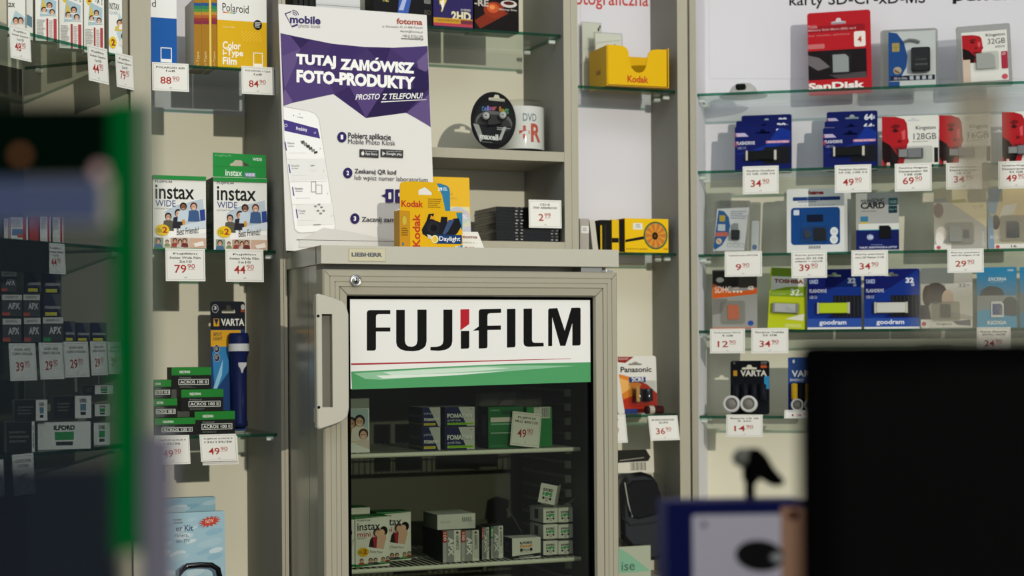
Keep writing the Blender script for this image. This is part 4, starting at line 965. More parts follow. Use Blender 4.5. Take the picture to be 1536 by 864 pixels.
# battery blister and loose battery
def art(S):
    S.q = qG; S.poly([(175, 485), (262, 486), (215, 520), (175, 515)], '#8e2620'); S.fuzz(180, 492, 240, 506, 2, '#d8b0a4'); S.text('Panasonic', 188, 541, 356, 572, '#26262a', .03)
    S.poly([(178, 580), (250, 600), (330, 640), (385, 690), (390, 760), (380, 795), (205, 795)], '#b4301c'); S.poly([(178, 580), (240, 598), (300, 640), (250, 700), (200, 720)], '#d8822c'); S.poly([(180, 600), (230, 620), (240, 660), (192, 690)], '#e8b060'); S.rect(232, 598, 322, 628, '#2a3a78'); S.text('2CR5', 246, 600, 312, 624, '#e0e0dc', .04)
    S.rect(204, 772, 275, 800, '#2a3a70')
def prod(s, t):
    m = M()
    for x in (270, 320):
        c = (s.X(880+x/3.6), -.012, s.Z(400+732/3.6)); m.lathe([(.0098, 0), (.0102, .001), (.0102, .026), (.009, .027), (0, .027)], c, (0, 0, 1), 'gloss_black', 18)
    c0 = s.X(880+236/3.6); m.box(c0+.004, c0+.012, -.0235, -.0225, s.Z(400+735/3.6), s.Z(400+650/3.6), '#b88a4a'); m.obj('battery', t)
blister('battery_pack', 'red and white battery blister right of the fridge door', 'battery pack', W, (926.5, 534, 986, 622), -.05, zM3, '#dedcd2', art, (954.5, 545, 20, 6), (943, 572, 984, 610), .026, lean=.05, product=prod)
p = W.pt(982, 612, -.012); t = thing('battery', 'loose dark battery lying before the red battery blister', 'battery', (p.x, p.y, zM3+.0095), AW+R(4))
m = M(); m.lathe([(.0085, -.022), (.009, -.021), (.009, .018), (.0085, .019)], (0, 0, 0), (1, 0, 0), '#3a1a18', 20); m.obj('casing', t)
m = M(); m.lathe([(.0092, -.016), (.0092, -.004)], (0, 0, 0), (1, 0, 0), '#b0aa9a', 20); m.lathe([(.004, .019), (.004, .022)], (0, 0, 0), (1, 0, 0), 'steel', 12); m.obj('band', t)
ptag(W, (972, 623.5, 1016, 661), .001, None, ['BATERIA PANASONIC', '2CR5'], '36', '90', 'price tag reading 36.90 below the red battery blister', .22, lip=False)
ptag(W, (893, 624, 938, 665), NM+.003, zM3, ['BATERIA', 'CR123'], '19', '90', 'price tag half hidden behind the right edge of fridge door', .2)
# camera pouch in clear bag on the bottom board
s = spot(W, (926, 718, 994, 862), -.05, zM4); k = s.w/68; t = thing('camera_pouch', 'black padded camera pouch hanging in clear bag with white header', 'pouch', (s.loc[0], s.loc[1], s.loc[2]+.003), s.yaw, None, -.05)
X = lambda x: (880+x/3.273-926)*k
Z = lambda y: (862-(600+y/3.273))*k
m = M(); P = [(160, 470), (176, 436), (214, 408), (270, 404), (320, 420), (350, 460), (370, 560), (384, 640), (392, 720), (380, 770), (340, 796), (296, 796), (240, 770), (190, 720), (160, 690)]
m.prism([(X(a), max(0, Z(b))) for a, b in P], -.018, .03, 'gloss_black', bev=.009)
m.prism([(X(a), Z(b)) for a, b in ((176, 470), (220, 440), (320, 440), (352, 500), (364, 590), (240, 612), (196, 600))], -.024, -.015, 'black', bev=.004)
m.tube([(X(a), -.02, Z(b)) for a, b in ((164, 600), (200, 636), (300, 632), (380, 618))], .0022, '#2a2a2c', 8)
m.tube([(X(a), -.0225, Z(b)) for a, b in ((176, 448), (190, 540), (208, 600))], .0016, '#b8b6a8', 8); m.obj('pouch', t)
m = M(); m.prism([(X(150), 0), (X(380), 0), (X(400), Z(760)), (X(378), Z(470)), (X(340), Z(412)), (X(150), Z(404))], -.028, .032, 'clear', bev=.004); m.obj('clear_bag', t)
m = M(); m.box(X(150), X(338), -.006, -.004, Z(408), Z(306), '#d8d4c2'); S = Surf(m, (0, -.006, 0), (1, 0, 0), (0, 0, 1), (0, -1, 0), lambda x, y: (X(x), Z(y)))
S.poly([(150, 306), (300, 306), (322, 340), (310, 358), (150, 362)], '#24241f'); S.line(170, 352, 290, 342, 3, '#a8a69a')
for k_ in range(12): S.rect(222+k_*6.5, 362, 222+k_*6.5+(2+k_ % 3), 398, '#3a3a38'); S.l -= 1
m.obj('header_card', t)
def art(S): S.poly([(926, 819), (942, 830), (973, 855), (973, 858), (926, 858)], '#7fae90'); S.text('ise', 932, 842, 952, 855, '#4a6a58', .01)
boxitem('leaflet_box', 'green leaflet lettered ise in front of the black camera pouch', 'leaflet', W, (900, 820, 976, 868), -.010, zM4, .004, '#a8ae98', art)
# ------------------------------------------------------------------ inside the fridge
fa = lambda x, y: (500+x/5.759, 570+y/5.759)
fb = lambda x, y: (680+x/5.759, 570+y/5.759)
fc = lambda x, y: (500+x/5.759, 714+y/5.759)
fd = lambda x, y: (680+x/5.081, 694+y/5.081)
NI2 = .140; z1 = zF1+.0004; z2 = zF2+.0004
def art(S):
    S.q = fa; S.poly([(60, 250), (312, 245), (312, 620), (60, 620)], '#dfe6e6'); S.poly([(60, 250), (300, 250), (300, 480), (60, 560)], '#a9c0c4'); S.poly([(60, 155), (312, 155), (312, 245), (60, 245)], '#8f948c')
    S.people([(154, 372, 40, '#c08a68', '#1c1512', '#cfae4a'), (226, 358, 42, '#d3a88a', '#17120f', '#e2dcd4'), (258, 470, 38, '#dcb096', '#3a261a', '#d8c8c0')], 4)
    S.poly([(60, 545), (206, 556), (312, 598), (312, 622), (60, 622)], '#e9ebe8')
boxitem('film_box', 'white film box with three faces, left end of the upper fridge shelf', 'film box', W, (513, 597, 554, 678), NI2, zF1, .06, '#d6d8d2', art)
def foma(x0, y0, x1, y1, c2, big):
    L, H = x1-x0, y1-y0
    def art(S):
        S.poly([(x0, y0), (x0+L*(.45 if big else .36), y0), (x1-L*(.26 if big else .1), y1), (x0, y1)], '#17204e')
        S.l += 1; S.text('FOMAPAN', x0+L*(.088 if big else .108), y0+H*(.36 if big else .57), x0+L*.928, y0+H*(.58 if big else .72), '#5d6470', .03)
        S.text('FOMAPAN', x0+L*(.08 if big else .1), y0+H*(.34 if big else .55), x0+L*.92, y0+H*(.56 if big else .7), '#e2e2de', .03)
        S.text('profi line', x0+L*.09, y0+H*(.62 if big else .26), x0+L*.52, y0+H*(.78 if big else .4), '#b9bdc8', .008)
        S.rect(x0+L*.08, y0+H*.82, x0+L*(.96 if big else .72), y0+H*.93, c2); S.text('CREATIVE 200 PROFESSIONAL', x0+L*.12, y0+H*.845, x0+L*(.9 if big else .66), y0+H*.9, '#3a4a18')
        if big: S.text('24', x0+L*.84, y0+H*.08, x0+L*.92, y0+H*.15, '#4a4a4a')
    return art
def fside(S): S.poly([(0, 0), (60, 0), (95, 100), (0, 100)], '#20243a'); S.text('FOMAPAN', 8, 38, 90, 54, '#6f7480', .02); S.rect(0, 80, 100, 90, '#7a7424')
zb = zF1
for i, (y0, y1, lb) in enumerate(((641, 673, 'lower'), (611, 640.6, 'upper'))):
    boxitem('film_carton', 'navy and grey film carton with yellow strip, %s of two in the fridge' % lb, 'film carton', W, (633.5, y0, 660.5, y1), NI2, zb, .085, '#b9bcb8', foma(633.5, y0, 660.5, y1, '#d8c81e', 0), side='#3a3d40', sideart=fside)
    boxitem('film_carton', 'wider navy and silver film carton with lime strip, %s of two' % lb, 'film carton', W, (667.5, y0-.5, 712, y1-.8), NI2, zb, .085, '#c3c6c2', foma(667.5, y0-.5, 712, y1-.8, '#8ec81e', 1), side='#2c3040')
    zb += spot(W, (633.5, y0, 660.5, y1), NI2, zb).h+.0012
def art(S):
    S.q = fb; S.poly([(300, 350), (610, 330), (610, 420), (300, 440)], '#2c7a42'); S.text('FUJIFILM', 322, 254, 398, 266, '#a8c4ac', .02); S.rect(414, 262, 540, 296, '#1d4a2c'); S.rect(322, 318, 530, 356, '#d6d0c8'); S.rect(324, 368, 600, 378, '#8fb89a'); S.rect(324, 442, 600, 450, '#a8c4ac'); S.text('Quality for Professionals', 324, 546, 520, 560, '#7aa888')
boxitem('film_box', 'dark green film box with white band behind the tag in the fridge', 'film box', W, (732.5, 610, 785, 669.5), NI2, zF1, .06, '#1f6a36', art, side='#23302a', sideart=lambda S: S.rect(40, 20, 80, 70, '#6a706a'))
def art(S):
    S.q = fb; S.rect(697, 232, 836, 328, '#cfd2cc'); S.text('CE', 702, 234, 740, 246, '#3a3a3a')
    for k in range(10): S.rect(766+k*6.4, 240, 766+k*6.4+(2 if k % 3 else 4), 316, '#2c2c2c'); S.l -= 1
boxitem('film_box', 'bright green film box with barcode at right behind the fridge tag', 'film box', W, (790, 610.5, 828, 668), NI2-.012, zF1, .05, '#2c8a46', art)
# clear bag behind
s = spot(W, (717, 583, 815, 660), .06, zF1); k = s.w/98; X = lambda x: (680+x/5.759-717)*k
Z = lambda y: (660-(570+y/5.759))*k
m = M(); m.prism([(X(232), 0), (X(232), Z(98)), (X(540), Z(84)), (X(566), Z(112)), (X(770), Z(84)), (X(772), 0)], 0, .03, 'clear_milky', bev=.004)
m.prism([(X(410), 0), (X(404), Z(200)), (X(470), Z(110)), (X(556), Z(98)), (X(562), Z(118)), (X(500), Z(220)), (X(500), 0)], .008, .02, '#5a4a58', bev=.002)
tag(m.obj('film_bag', None, s.loc, s.yaw), 'crumpled translucent bag behind the green film boxes in the fridge', 'bag')
ptag(W, (769, 616, 813, 667), NI2+.012, None, ['FUJIFILM', 'PRO 400/120'], '49', '90', 'price tag reading 49.90 leaning inside the fridge', .08, lip=False, ry=R(7), group='price tags in the fridge')

def mini(S):
    T = S.text; S.q = fc
    T('FUJIFILM', 208, 376, 318, 394, '#3a3a38', .015); T('instax', 208, 408, 405, 478, '#171717', .012, -4); T('mini', 208, 490, 322, 534, '#a83440', .012); S.fuzz(208, 542, 300, 560, 2, '#6a6a66')
    S.poly([(340, 500), (480, 476), (436, 724), (272, 660)], '#e8e6e0'); S.poly([(345, 478), (470, 462), (436, 660), (304, 630)], '#c8c4bc')
    S.ell(436, 488, 34, 44, '#1c1614'); S.ell(374, 500, 30, 40, '#4a3a34'); S.ell(382, 508, 22, 30, '#dcae92'); S.ell(420, 504, 24, 32, '#e0b498')
    S.poly([(330, 540), (380, 540), (372, 646), (304, 630)], '#a82c34'); S.poly([(390, 530), (452, 520), (458, 560), (430, 656), (376, 646)], '#dcae94'); S.poly([(318, 560), (342, 545), (350, 640), (304, 630)], '#2c2220')
    T('Thanks Mom!', 312, 660, 424, 684, '#6a6a68', dy=14)
    S.ell(256, 676, 50, 42, '#d8b020'); T('10x', 216, 660, 250, 690, '#4a3a10'); T('2', 254, 652, 288, 694, '#b02a24', .03)
    S.poly([(190, 790), (485, 778), (485, 792), (190, 812)], '#1f7a3c')
    S.people([(242, 756, 15, '#caa088', '#1e1815', '#b0482e'), (320, 756, 16, '#c99a7c', '#241c18', '#6a5a5a'), (362, 756, 16, '#d3a283', '#1e1815', '#3a3a44'), (428, 750, 14, '#c99a7c', '#3a2c24', '#8a9a6a'), (468, 744, 14, '#caa088', '#1e1815', '#90403a')], 2.4)
    S.poly([(190, 344), (485, 344), (485, 352), (190, 366)], '#1f7a3c')
def minibox(px, n, lb):
    def art(S):
        g = S.g; dx = px[0]-533; S.g = lambda x, y: g(min(px[2]-.2, x+dx), y+(px[3]-855.5)); mini(S)
    boxitem('film_box', lb, 'film box', W, px, n, zF2, .06, '#e2e0d8', art, side='#2c5a3a', top='#1c7a34', group=None)
minibox((533, 775, 584.2, 855.5), NI2-.002, 'white and green film box with red lettering, nearest on the lower fridge shelf')
def art(S):
    S.rect(500, 775, 532.5, 780, '#1f7a3c'); S.q = fc; S.poly([(130, 640), (160, 560), (184, 560), (150, 660)], '#c8c4bc'); S.ell(140, 500, 24, 34, '#1c1614'); S.poly([(130, 790), (184, 790), (184, 812), (130, 820)], '#1f7a3c')
boxitem('film_box', 'film box half hidden behind the fridge door frame on the lower shelf', 'film box', W, (512, 776, 532, 856.5), NI2-.002, zF2, .06, '#e2e0d8', art, side='#2c5a3a', top='#1c7a34')
def art(S):
    g = S.g; S.g = lambda x, y: (max(.0002, g(x+32, y)[0]), g(x, y-6.5)[1]); mini(S)
boxitem('film_box', 'film box peeping out behind the nearest one on the lower fridge shelf', 'film box', W, (566, 768, 616.5, 848), NI2-.068, zF2, .06, '#e2e0d8', art, side='#2c5a3a', top='#1c7a34')
for k, (a, b) in enumerate(((512, 560),)):
    boxitem('film_box', 'green topped film box at the back left of the lower fridge shelf', 'film box', W, (505, 762, 555, 844), NI2-.068, zF2, .06, '#d8d6ce', None, side='#2c5a3a', top='#1c7a34')
# film cartons with vertical lettering
def apx(px, n, lb, col='#b03028', num='100'):
    x0, y0, x1, y1 = px; L = x1-x0; H = y1-y0
    def art(S):
        S.rect(x0+L*.62, y0, x0+L*.98, y1, '#d9d8d0'); S.rect(x0+L*.22, y0, x0+L*.62, y1, '#8f9090'); S.rect(x0, y0+H*.38, x0+L*.2, y1, '#a8a8a8')
        S.rect(x0, y0+H*.02, x0+L*.24, y0+H*.36, col); S.text(num, x0+L*.04, y0+H*.06, x0+L*.2, y0+H*.32, '#e8dcd4', .02, rot=1)
        S.text('APX', x0+L*.3, y0+H*.22, x0+L*.6, y0+H*.8, '#e6e6e2', .03, rot=1); S.ell(x0+L*.8, y0+H*.08, L*.08, H*.04, '#6a4a3a', 10); S.text('AGFAPHOTO', x0+L*.72, y0+H*.16, x0+L*.9, y0+H*.62, '#4a4a46', .02, rot=1); S.ell(x0+L*.1, y0+H*.93, L*.05, H*.02, '#c8c8c4', 8)
    boxitem('film_carton', lb, 'film carton', W, px, n, zF2, .056, '#77777a', art, side='#2a2a2a', top='#3a3a38', group='silver and grey film cartons in the fridge')
fr_lab = ['first', 'second', 'third']
for j in range(3):
    for i, (a, b) in enumerate(((664.2, 691.4), (691.9, 719))):
        dx = -j*8.5; apx((a+dx, 795.5-j*1.5, b+dx-.0, 847-j*9), NI2-j*.0575, 'silver film carton lettered 100, %s column, %s row from the glass' % (('left', 'right')[i], fr_lab[j]))
apx((723, 791, 734, 843), NI2-.012, 'silver film carton to the right of the cartons lettered 100')
apx((736, 789, 755, 841), NI2-.02, 'silver film carton with a green 400 patch in the fridge', '#2c8a4a', '400')
h_ = spot(W, (664.2, 795.5, 691.4, 847), NI2, zF2).h
def art(S):
    S.q = fc; S.text('AGFAPHOTO APX 100', 920, 375, 1010, 388, '#8a8a86')
    for k in range(14): S.rect(1112+k*6, 352, 1112+k*6+(2 if k % 3 else 4), 384, '#3a3a38'); S.l -= 1
boxitem('film_box', 'flat white box with barcode lying on the silver film cartons', 'film box', W, (656, 771, 713, 789), NI2-.014, zF2+h_+.0006, .085, '#cfcfc8', art, side='#7d7d78', ry=-.0)
s = spot(W, (700, 793, 757, 846), NI2+.0, zF2); k = s.w/57; X = lambda x: (680+x/5.081-700)*k
Z = lambda y: max(.001, (846-(694+y/5.081))*k)
m = M(); V = [(X(a), -.006-.004*(i % 3), Z(b)) for i, (a, b) in enumerate(((110, 480), (200, 470), (300, 470), (340, 500), (375, 560), (385, 620), (375, 720), (300, 745), (230, 748), (150, 752), (120, 660), (110, 560)))]
c = len(V); V += [(X(240), -.010, Z(580)), (X(300), -.013, Z(640)), (X(180), -.009, Z(660))]
m.add(V, [(0, 1, 12), (1, 2, 12), (2, 3, 12), (3, 4, 13), (4, 5, 13), (5, 6, 13), (6, 7, 13), (7, 8, 13), (8, 9, 14), (9, 10, 14), (10, 11, 14), (11, 0, 12), (3, 13, 12), (12, 13, 14), (13, 8, 14), (11, 12, 14)], 'clear')
m.tube([(X(205), -.012, Z(735)), (X(260), -.014, Z(680)), (X(320), -.014, Z(630))], .0012, 'clear_milky', 5)
m.tube([(X(400), -.004, Z(410)), (X(450), -.006, Z(470)), (X(520), -.004, Z(590))], .0008, 'clear_milky', 5)
tag(m.obj('plastic_wrap', None, s.loc, s.yaw), 'torn clear wrap hanging around the silver film cartons', 'wrap')
def art(S):
    S.q = fd; S.poly([(447, 727), (665, 707), (665, 735), (447, 750)], '#141414'); S.text('BLACK&WHITE FILM', 504, 730, 610, 741, '#c8c8c4', .01, -6)
    S.text('ILFORD', 508, 606, 602, 628, '#1a1a1a', .05, -3); S.text('PANF', 508, 634, 602, 658, '#d88a1e', .06, -3); S.rect(508, 664, 602, 690, '#161616', -3); S.rect(528, 664, 582, 690, '#dcdad2', -2); S.text('PLUS', 532, 668, 578, 686, '#2a2a2a', .03, -1); S.fuzz(512, 694, 600, 700, 1, '#8a8a86')
boxitem('film_carton', 'white film carton with orange lettering standing in front in the fridge', 'film carton', W, (768.3, 806.5, 811, 841.5), NI2+.003, zF2, .05, '#d9d8d0', art, side='#121212', cols={'right': '#121212'}, sideart=lambda S: S.fuzz(20, 25, 70, 75, 5, '#5a5a58'))
def hp5(px, n, zb, lb, d=.07, yaw=0, ry=0, rx=0):
    x0, y0, x1, y1 = px; L, H = x1-x0, y1-y0
    def art(S):
        S.rect(x0, y1-H*.1, x1, y1, '#161616'); S.text('ILFORD', x0+L*.2, y0+H*.2, x0+L*.78, y0+H*.34, '#1a1a1a', .05); S.text('HP5', x0+L*.2, y0+H*.37, x0+L*.78, y0+H*.56, '#1f9a48', .06)
        S.rect(x0+L*.22, y0+H*.6, x0+L*.34, y0+H*.72, '#161616'); S.rect(x0+L*.64, y0+H*.6, x0+L*.76, y0+H*.72, '#161616'); S.text('PLUS', x0+L*.38, y0+H*.62, x0+L*.6, y0+H*.71, '#2a2a2a', .02); S.rect(x0+L*.42, y0+H*.76, x0+L*.58, y0+H*.8, '#a84a2a'); S.fuzz(x0+L*.2, y1-H*.07, x0+L*.8, y1-H*.03, 1, '#b8b8b4')
    def sd(S): S.rect(0, 90, 100, 100, '#161616'); S.rect(34, 16, 62, 72, '#1c4a2c'); S.frame(34, 16, 62, 72, 4, '#14140f')
    return boxitem('film_carton', lb, 'film carton', W, px, n, zb, d, '#dddcd4', art, side='#c3c3bb', top='#c9c9c2' if not ry else '#17171a', yaw=yaw, ry=ry, rx=rx, sideart=sd, group='white and green film cartons in the fridge')
zb = zF2; nm = ['bottom', 'middle', 'top']
for i, (y0, y1) in enumerate(((811, 837.5), (786.5, 813), (761.5, 788))):
    h_ = spot(W, (815, 811, 836.8, 837.5), NI2-.005, zF2).h
    hp5((815, y0, 836.6, y1), NI2-.005, zb, 'white carton with green lettering, left column, %s of the stack' % nm[i])
    hp5((837.4, y0, 859, y1), NI2-.005, zb, 'white carton with green lettering, right column, %s of the stack' % nm[i])
    zb += h_+.0008
o = hp5((806, 729, 831, 755), NI2-.02, zb+.001, 'white carton tipped over in clear wrap on top of the stack', .045, R(-32), R(11)); o.location.z += .001
p = W.P(W.hit(803, 745, NI2-.02)[0], NI2-.005, zb)
m = M(); V = []
for i in range(9):
    a = 2*PI*i/8; V.append((.028+.042*math.cos(a)*(1+.15*math.sin(3*a)), .02+.03*math.sin(a), .0012+.004*abs(math.sin(2.3*i))))
V.append((.03, .02, .012)); m.add(V[:8]+[V[9]], [(i, (i+1) % 8, 8) for i in range(8)], 'clear_milky')
m.tube([(.05, -.012, .006), (.068, -.014, .015), (.082, -.012, .026)], .0014, 'clear_milky', 5); m.tube([(-.012, -.008, .004), (.01, -.016, .002), (.05, -.015, .004)], .001, 'clear_milky', 5)
tag(m.obj('plastic_wrap', None, p, AW), 'loose clear wrap around the tipped carton on top of the stack', 'wrap')

# ------------------------------------------------------------------ memory cards on the right
ra = lambda x, y: (1030+x/4.318, y/4.318)
rb = lambda x, y: (1230+x/4.32, y/4.32)
rc = lambda x, y: (1030+x/5.758, 150+y/5.758)
rd = lambda x, y: (1220+x/4.861, 140+y/4.861)
re_ = lambda x, y: (1040+x/5.4, 270+y/5.4)
rf = lambda x, y: (1260+x/5.4, 270+y/5.4)
rg = lambda x, y: (1040+x/5.76, 390+y/5.76)
rh = lambda x, y: (1260+x/5.565, 390+y/5.565)
ri = lambda x, y: (1030+x/4.545, 510+y/4.545)
NK = -.125; NV2 = '#0c185a'; RED = '#b01c24'
z1, z2_, z3, z4, z5 = zR
def stick(x0, y0, x1, y1, body, ends=None, y=-.002, th=.008):
    def f(s, t):
        m = M(); m.prism(rrect(s.X(x0), s.Z(y1), s.X(x1), s.Z(y0), .0012), y-th, y, body, bev=.0012)
        if ends:
            m.prism(rrect(s.X(x0)-.0045, s.Z(y1)-.001, s.X(x0)-.0002, s.Z(y0)+.001, .0008), y-th*.9, y, ends, bev=.0008); m.prism(rrect(s.X(x1)+.0002, s.Z(y1)-.001, s.X(x1)+.0055, s.Z(y0)+.001, .0008), y-th*.9, y, ends, bev=.0008)
        m.obj('flash_drive', t)
    return f
def chip(boxes):
    def f(s, t):
        for x0, y0, x1, y1, c in boxes:
            m = M(); a, b, c0, d = s.X(x0), s.X(x1), s.Z(y1), s.Z(y0); q = (b-a)*.2
            m.prism([(a, c0), (b, c0), (b, d-q), (b-q, d), (a, d)], -.0035, -.0013, c, bev=.0006); m.obj('memory_card', t)
    return f
# top shelf
p = RC.pt(1115, 134, -.10); t = thing('lens_dome', 'small clear dome holding a dark reader on the top right shelf', 'dome', (p.x, p.y, z1+.0004), RC.yaw)
m = M(); m.lathe([(.052, 0), (.054, .002), (.046, .005)], (0, 0, 0), (0, 0, 1), 'dome_clear', 28); m.obj('tray', t)
m = M(); m.lathe([(.032, .005), (.031, .012), (.026, .022), (.016, .029), (0, .031)], (0, 0, 0), (0, 0, 1), 'dome_clear', 28); m.obj('cover', t)
m = M(); m.prism(rrect(-.014, .012, .008, .024, .004), -.037, -.020, 'black', bev=.001); m.obj('reader', t)
def art(S):
    S.q = rb; S.rect(-86, 160, 300, 200, '#8e1620'); S.text('Mobile', -70, 150, -10, 172, '#d8a0a0'); S.text('Memory Stick Micro (M2) card', -70, 176, 240, 194, '#d8a8a8', .01); S.text('for music, photos', -70, 212, 200, 226, '#c88a8a'); S.rr(-74, 272, 36, 302, 8, '#c06a6a')
    S.rect(-80, 315, 306, 498, '#1a1416'); S.poly([(-80, 340), (0, 360), (70, 420), (-10, 440), (-80, 400)], '#6a6466'); S.poly([(60, 470), (300, 460), (306, 498), (120, 498)], '#4a4446')
    S.rr(228, 206, 302, 302, 10, '#e6dcd4'); S.text('4', 250, 236, 278, 276, '#b03a2a', .03)
    S.text('SanDisk', -78, 516, 290, 562, '#ece4de', .04)
blister('memory_card_pack', 'big red hanging pack with black window on top right shelf', 'memory card', RC, (1213, 17, 1308, 138), NK, z1, RED, art, (1260, 31, 22, 9), (1246, 76, 1279, 110), .008, .03, 4, product=chip([(1250, 80, 1274, 106, '#9aa0a0')]), ry=R(-1))
def art(S):
    S.q = rb; S.rect(444, 200, 750, 560, '#dfe2e2'); S.poly([(444, 200), (500, 210), (545, 270), (568, 360), (560, 430), (520, 500), (444, 520)], '#17509a'); S.rr(468, 272, 516, 328, 5, '#c0a85a'); S.line(468, 300, 516, 300, 2, '#8a7430'); S.line(492, 272, 492, 328, 2, '#8a7430'); S.ell(502, 450, 27, 24, '#c8b89a'); S.poly([(484, 440), (520, 462), (510, 472), (480, 456)], '#8a6a4a')
    S.rect(456, 484, 744, 516, '#1c2044'); S.text('All in One', 478, 492, 564, 506, '#d8d8d8', .02); S.text('USB Card Reader', 478, 508, 570, 513, '#b8b8b8')
    for k in range(4): S.rect(582+k*40, 488, 606+k*40, 512, '#d0d4d4'); S.l -= 1
    S.rect(444, 520, 516, 560, '#17509a')
def prod(s, t):
    m = M(); X = lambda x: s.X(1230+x/4.32)
    Z = lambda y: s.Z(y/4.32)
    m.prism(rrect(X(590), Z(468), X(714), Z(312), .005), -.016, -.0015, 'gloss_black', bev=.003); S = Surf(m, (0, -.0161, 0), (1, 0, 0), (0, 0, 1), (0, -1, 0), lambda x, y: (X(x), Z(y))); S.text('CARD READER', 618, 388, 690, 396, '#6a6a6a'); S.text('SD MS XD', 616, 418, 696, 428, '#8a8a88')
    m.tube([(X(540), -.006, Z(272)), (X(580), -.007, Z(258)), (X(620), -.007, Z(264)), (X(648), -.006, Z(276))], .0028, '#7a7e7e', 8); m.obj('card_reader', t)
blister('card_reader_pack', 'clear pack with a blue edge and black card reader, top right shelf', 'card reader', RC, (1320.5, 43, 1407, 136), NK+.01, z1, 'case_clear', art, None, (1324, 46, 1404, 132), .02, .03, 5, product=prod)
def face(S, x, y, w, h, c1='#a81c22', c2='#6e1014'):
    """red tinted picture of half a face"""
    P = lambda L, c: S.poly([(x+w*a, y+h*b) for a, b in L], c)
    P([(0, 0), (.5, .01), (.82, .06), (.92, .14), (.95, .3), (.96, .42), (1, .5), (.94, .54), (.9, .66), (.8, .9), (.7, 1), (0, 1)], c1)
    P([(0, .46), (.3, .55), (.62, .8), (.5, 1), (.2, 1), (0, .8)], '#1c0c0c'); P([(.3, .2), (.5, .15), (.7, .18), (.6, .23), (.45, .25)], c2); P([(.35, .28), (.5, .24), (.64, .28), (.5, .32)], '#3a0a0c'); P([(.6, .44), (.76, .48), (.66, .52), (.56, .5)], c2); P([(.5, .62), (.8, .6), (.72, .67), (.55, .68)], c2); P([(.72, .3), (.86, .26), (.86, .44), (.76, .46)], '#d0525a')
def art(S):
    S.q = rb; S.rect(930, 205, 1225, 524, '#d9d8d0'); face(S, 932, 222, 138, 180)
    S.text('Kingston', 1088, 222, 1212, 246, '#3a3a38', .01); S.text('32GB', 1098, 256, 1212, 290, '#4a4a48'); S.text('600X', 1146, 302, 1210, 316, '#6a6a66'); S.rr(1182, 342, 1224, 452, 6, '#a02c40'); S.text('CF', 1188, 350, 1212, 366, '#e0c8c8', .02); S.ell(1200, 502, 20, 17, '#c05058', 16); S.rect(932, 380, 980, 524, '#c8b4a0')
blister('memory_card_pack', 'clear memory card pack with red face at right end of top shelf', 'memory card', RC, (1437, 38, 1519, 131), NK+.01, z1, 'case_clear', art, None, (1462, 78, 1500, 106), .008, .03, 4, product=chip([(1466, 80, 1494, 103, '#a8aaa4')]), ry=R(-2))
# second shelf: navy flash drive cards standing one behind the other
def navy(px, n, zb, lb, num, first, grp, bx, c='black', lean=.06):
    x0, y0, x1, y1 = px; L = x1-x0; T = y1-248 if False else 0
    def art(S):
        H = 76.; b = y1
        S.text(num, x1-L*.26, y0+4.5, x1-L*.09, y0+13.5, '#d9dbe4', .05); S.text('GB', x1-L*.12, y0+7, x1-L*.05, y0+12, '#c0c4d4', .03)
        S.poly([(x0+1, y0+9), (x0+L*.18, y0+9), (x0+L*.25, y0+14), (x0+1, y0+14)], '#b8aeca'); S.rect(x0+1, y0+10, x0+3, y0+14, '#c05a70')
        if first:
            S.poly([(x0, b-24), (x0+L*.55, b-36), (x0+L*.8, b-60), (x1, y0+8), (x1, b-40), (x0+L*.4, b-28)], '#112e86'); S.rect(x0+L*.52, b-34, x1-1, b-11, '#14161c'); S.text('FLASHDRIVE', x0+L*.03, b-42.5, x0+L*.36, b-38, '#d8dae2', .02); S.rect(x0+1, b-42, x0+3, b-36, '#c03a50'); S.text('USB 3.0', x0+L*.05, b-35.5, x0+L*.2, b-32, '#9aa0b8')
            S.rect(x0+L*.56, b-42.5, x1-2, b-39, '#b87a98'); S.text('READ 60 MB/s', x0+L*.6, b-42, x1-4, b-39.4, '#e0d4dc'); S.rect(x0+L*.22, b-7.5, x0+L*.78, b-2, '#2a3a4a'); S.rect(x0, b-1, x1, b, '#d8d8d8')
    if first:
        blister('flash_drive_card', lb, 'flash drive', RC, px, n, zb, NV2, art, (x0+L*.5, y0+8, 22, 6), bx, .012, lean, 3, product=stick(bx[0]+6, bx[1]+1.5, bx[2]-9, bx[3]-2.5, c, '#d8d2c4'), group=grp)
    else: blister('flash_drive_card', lb, 'flash drive', RC, px, n, zb, NV2, art, (x0+L*.5, y0+8, 20, 6), None, lean=lean, r=3, group=grp)
g = 'navy flash drive cards on the second right shelf'
navy((1102, 188, 1186, 251), NK+.03, z2_, 'front navy card numbered 32 with black flash drive, second right shelf', '32', 1, g, (1116, 221, 1170, 237))
navy((1104, 179.5, 1187, 252), NK+.012, z2_, 'navy card behind the front one in the group numbered 32', '32', 0, g, None)
navy((1112, 171.5, 1187.5, 253), NK-.006, z2_, 'rearmost navy card of the group numbered 32', '32', 0, g, None)
navy((1234.5, 190, 1315.5, 250), NK+.03, z2_, 'front navy card numbered 64 with black flash drive, second right shelf', '64', 1, g, (1247, 217, 1302, 233))
navy((1237, 180, 1316, 251), NK+.012, z2_, 'navy card behind the front one in the group numbered 64', '64', 0, g, None)
navy((1240, 166, 1316.5, 252), NK-.006, z2_, 'rearmost navy card of the group numbered 64', '64', 0, g, None)
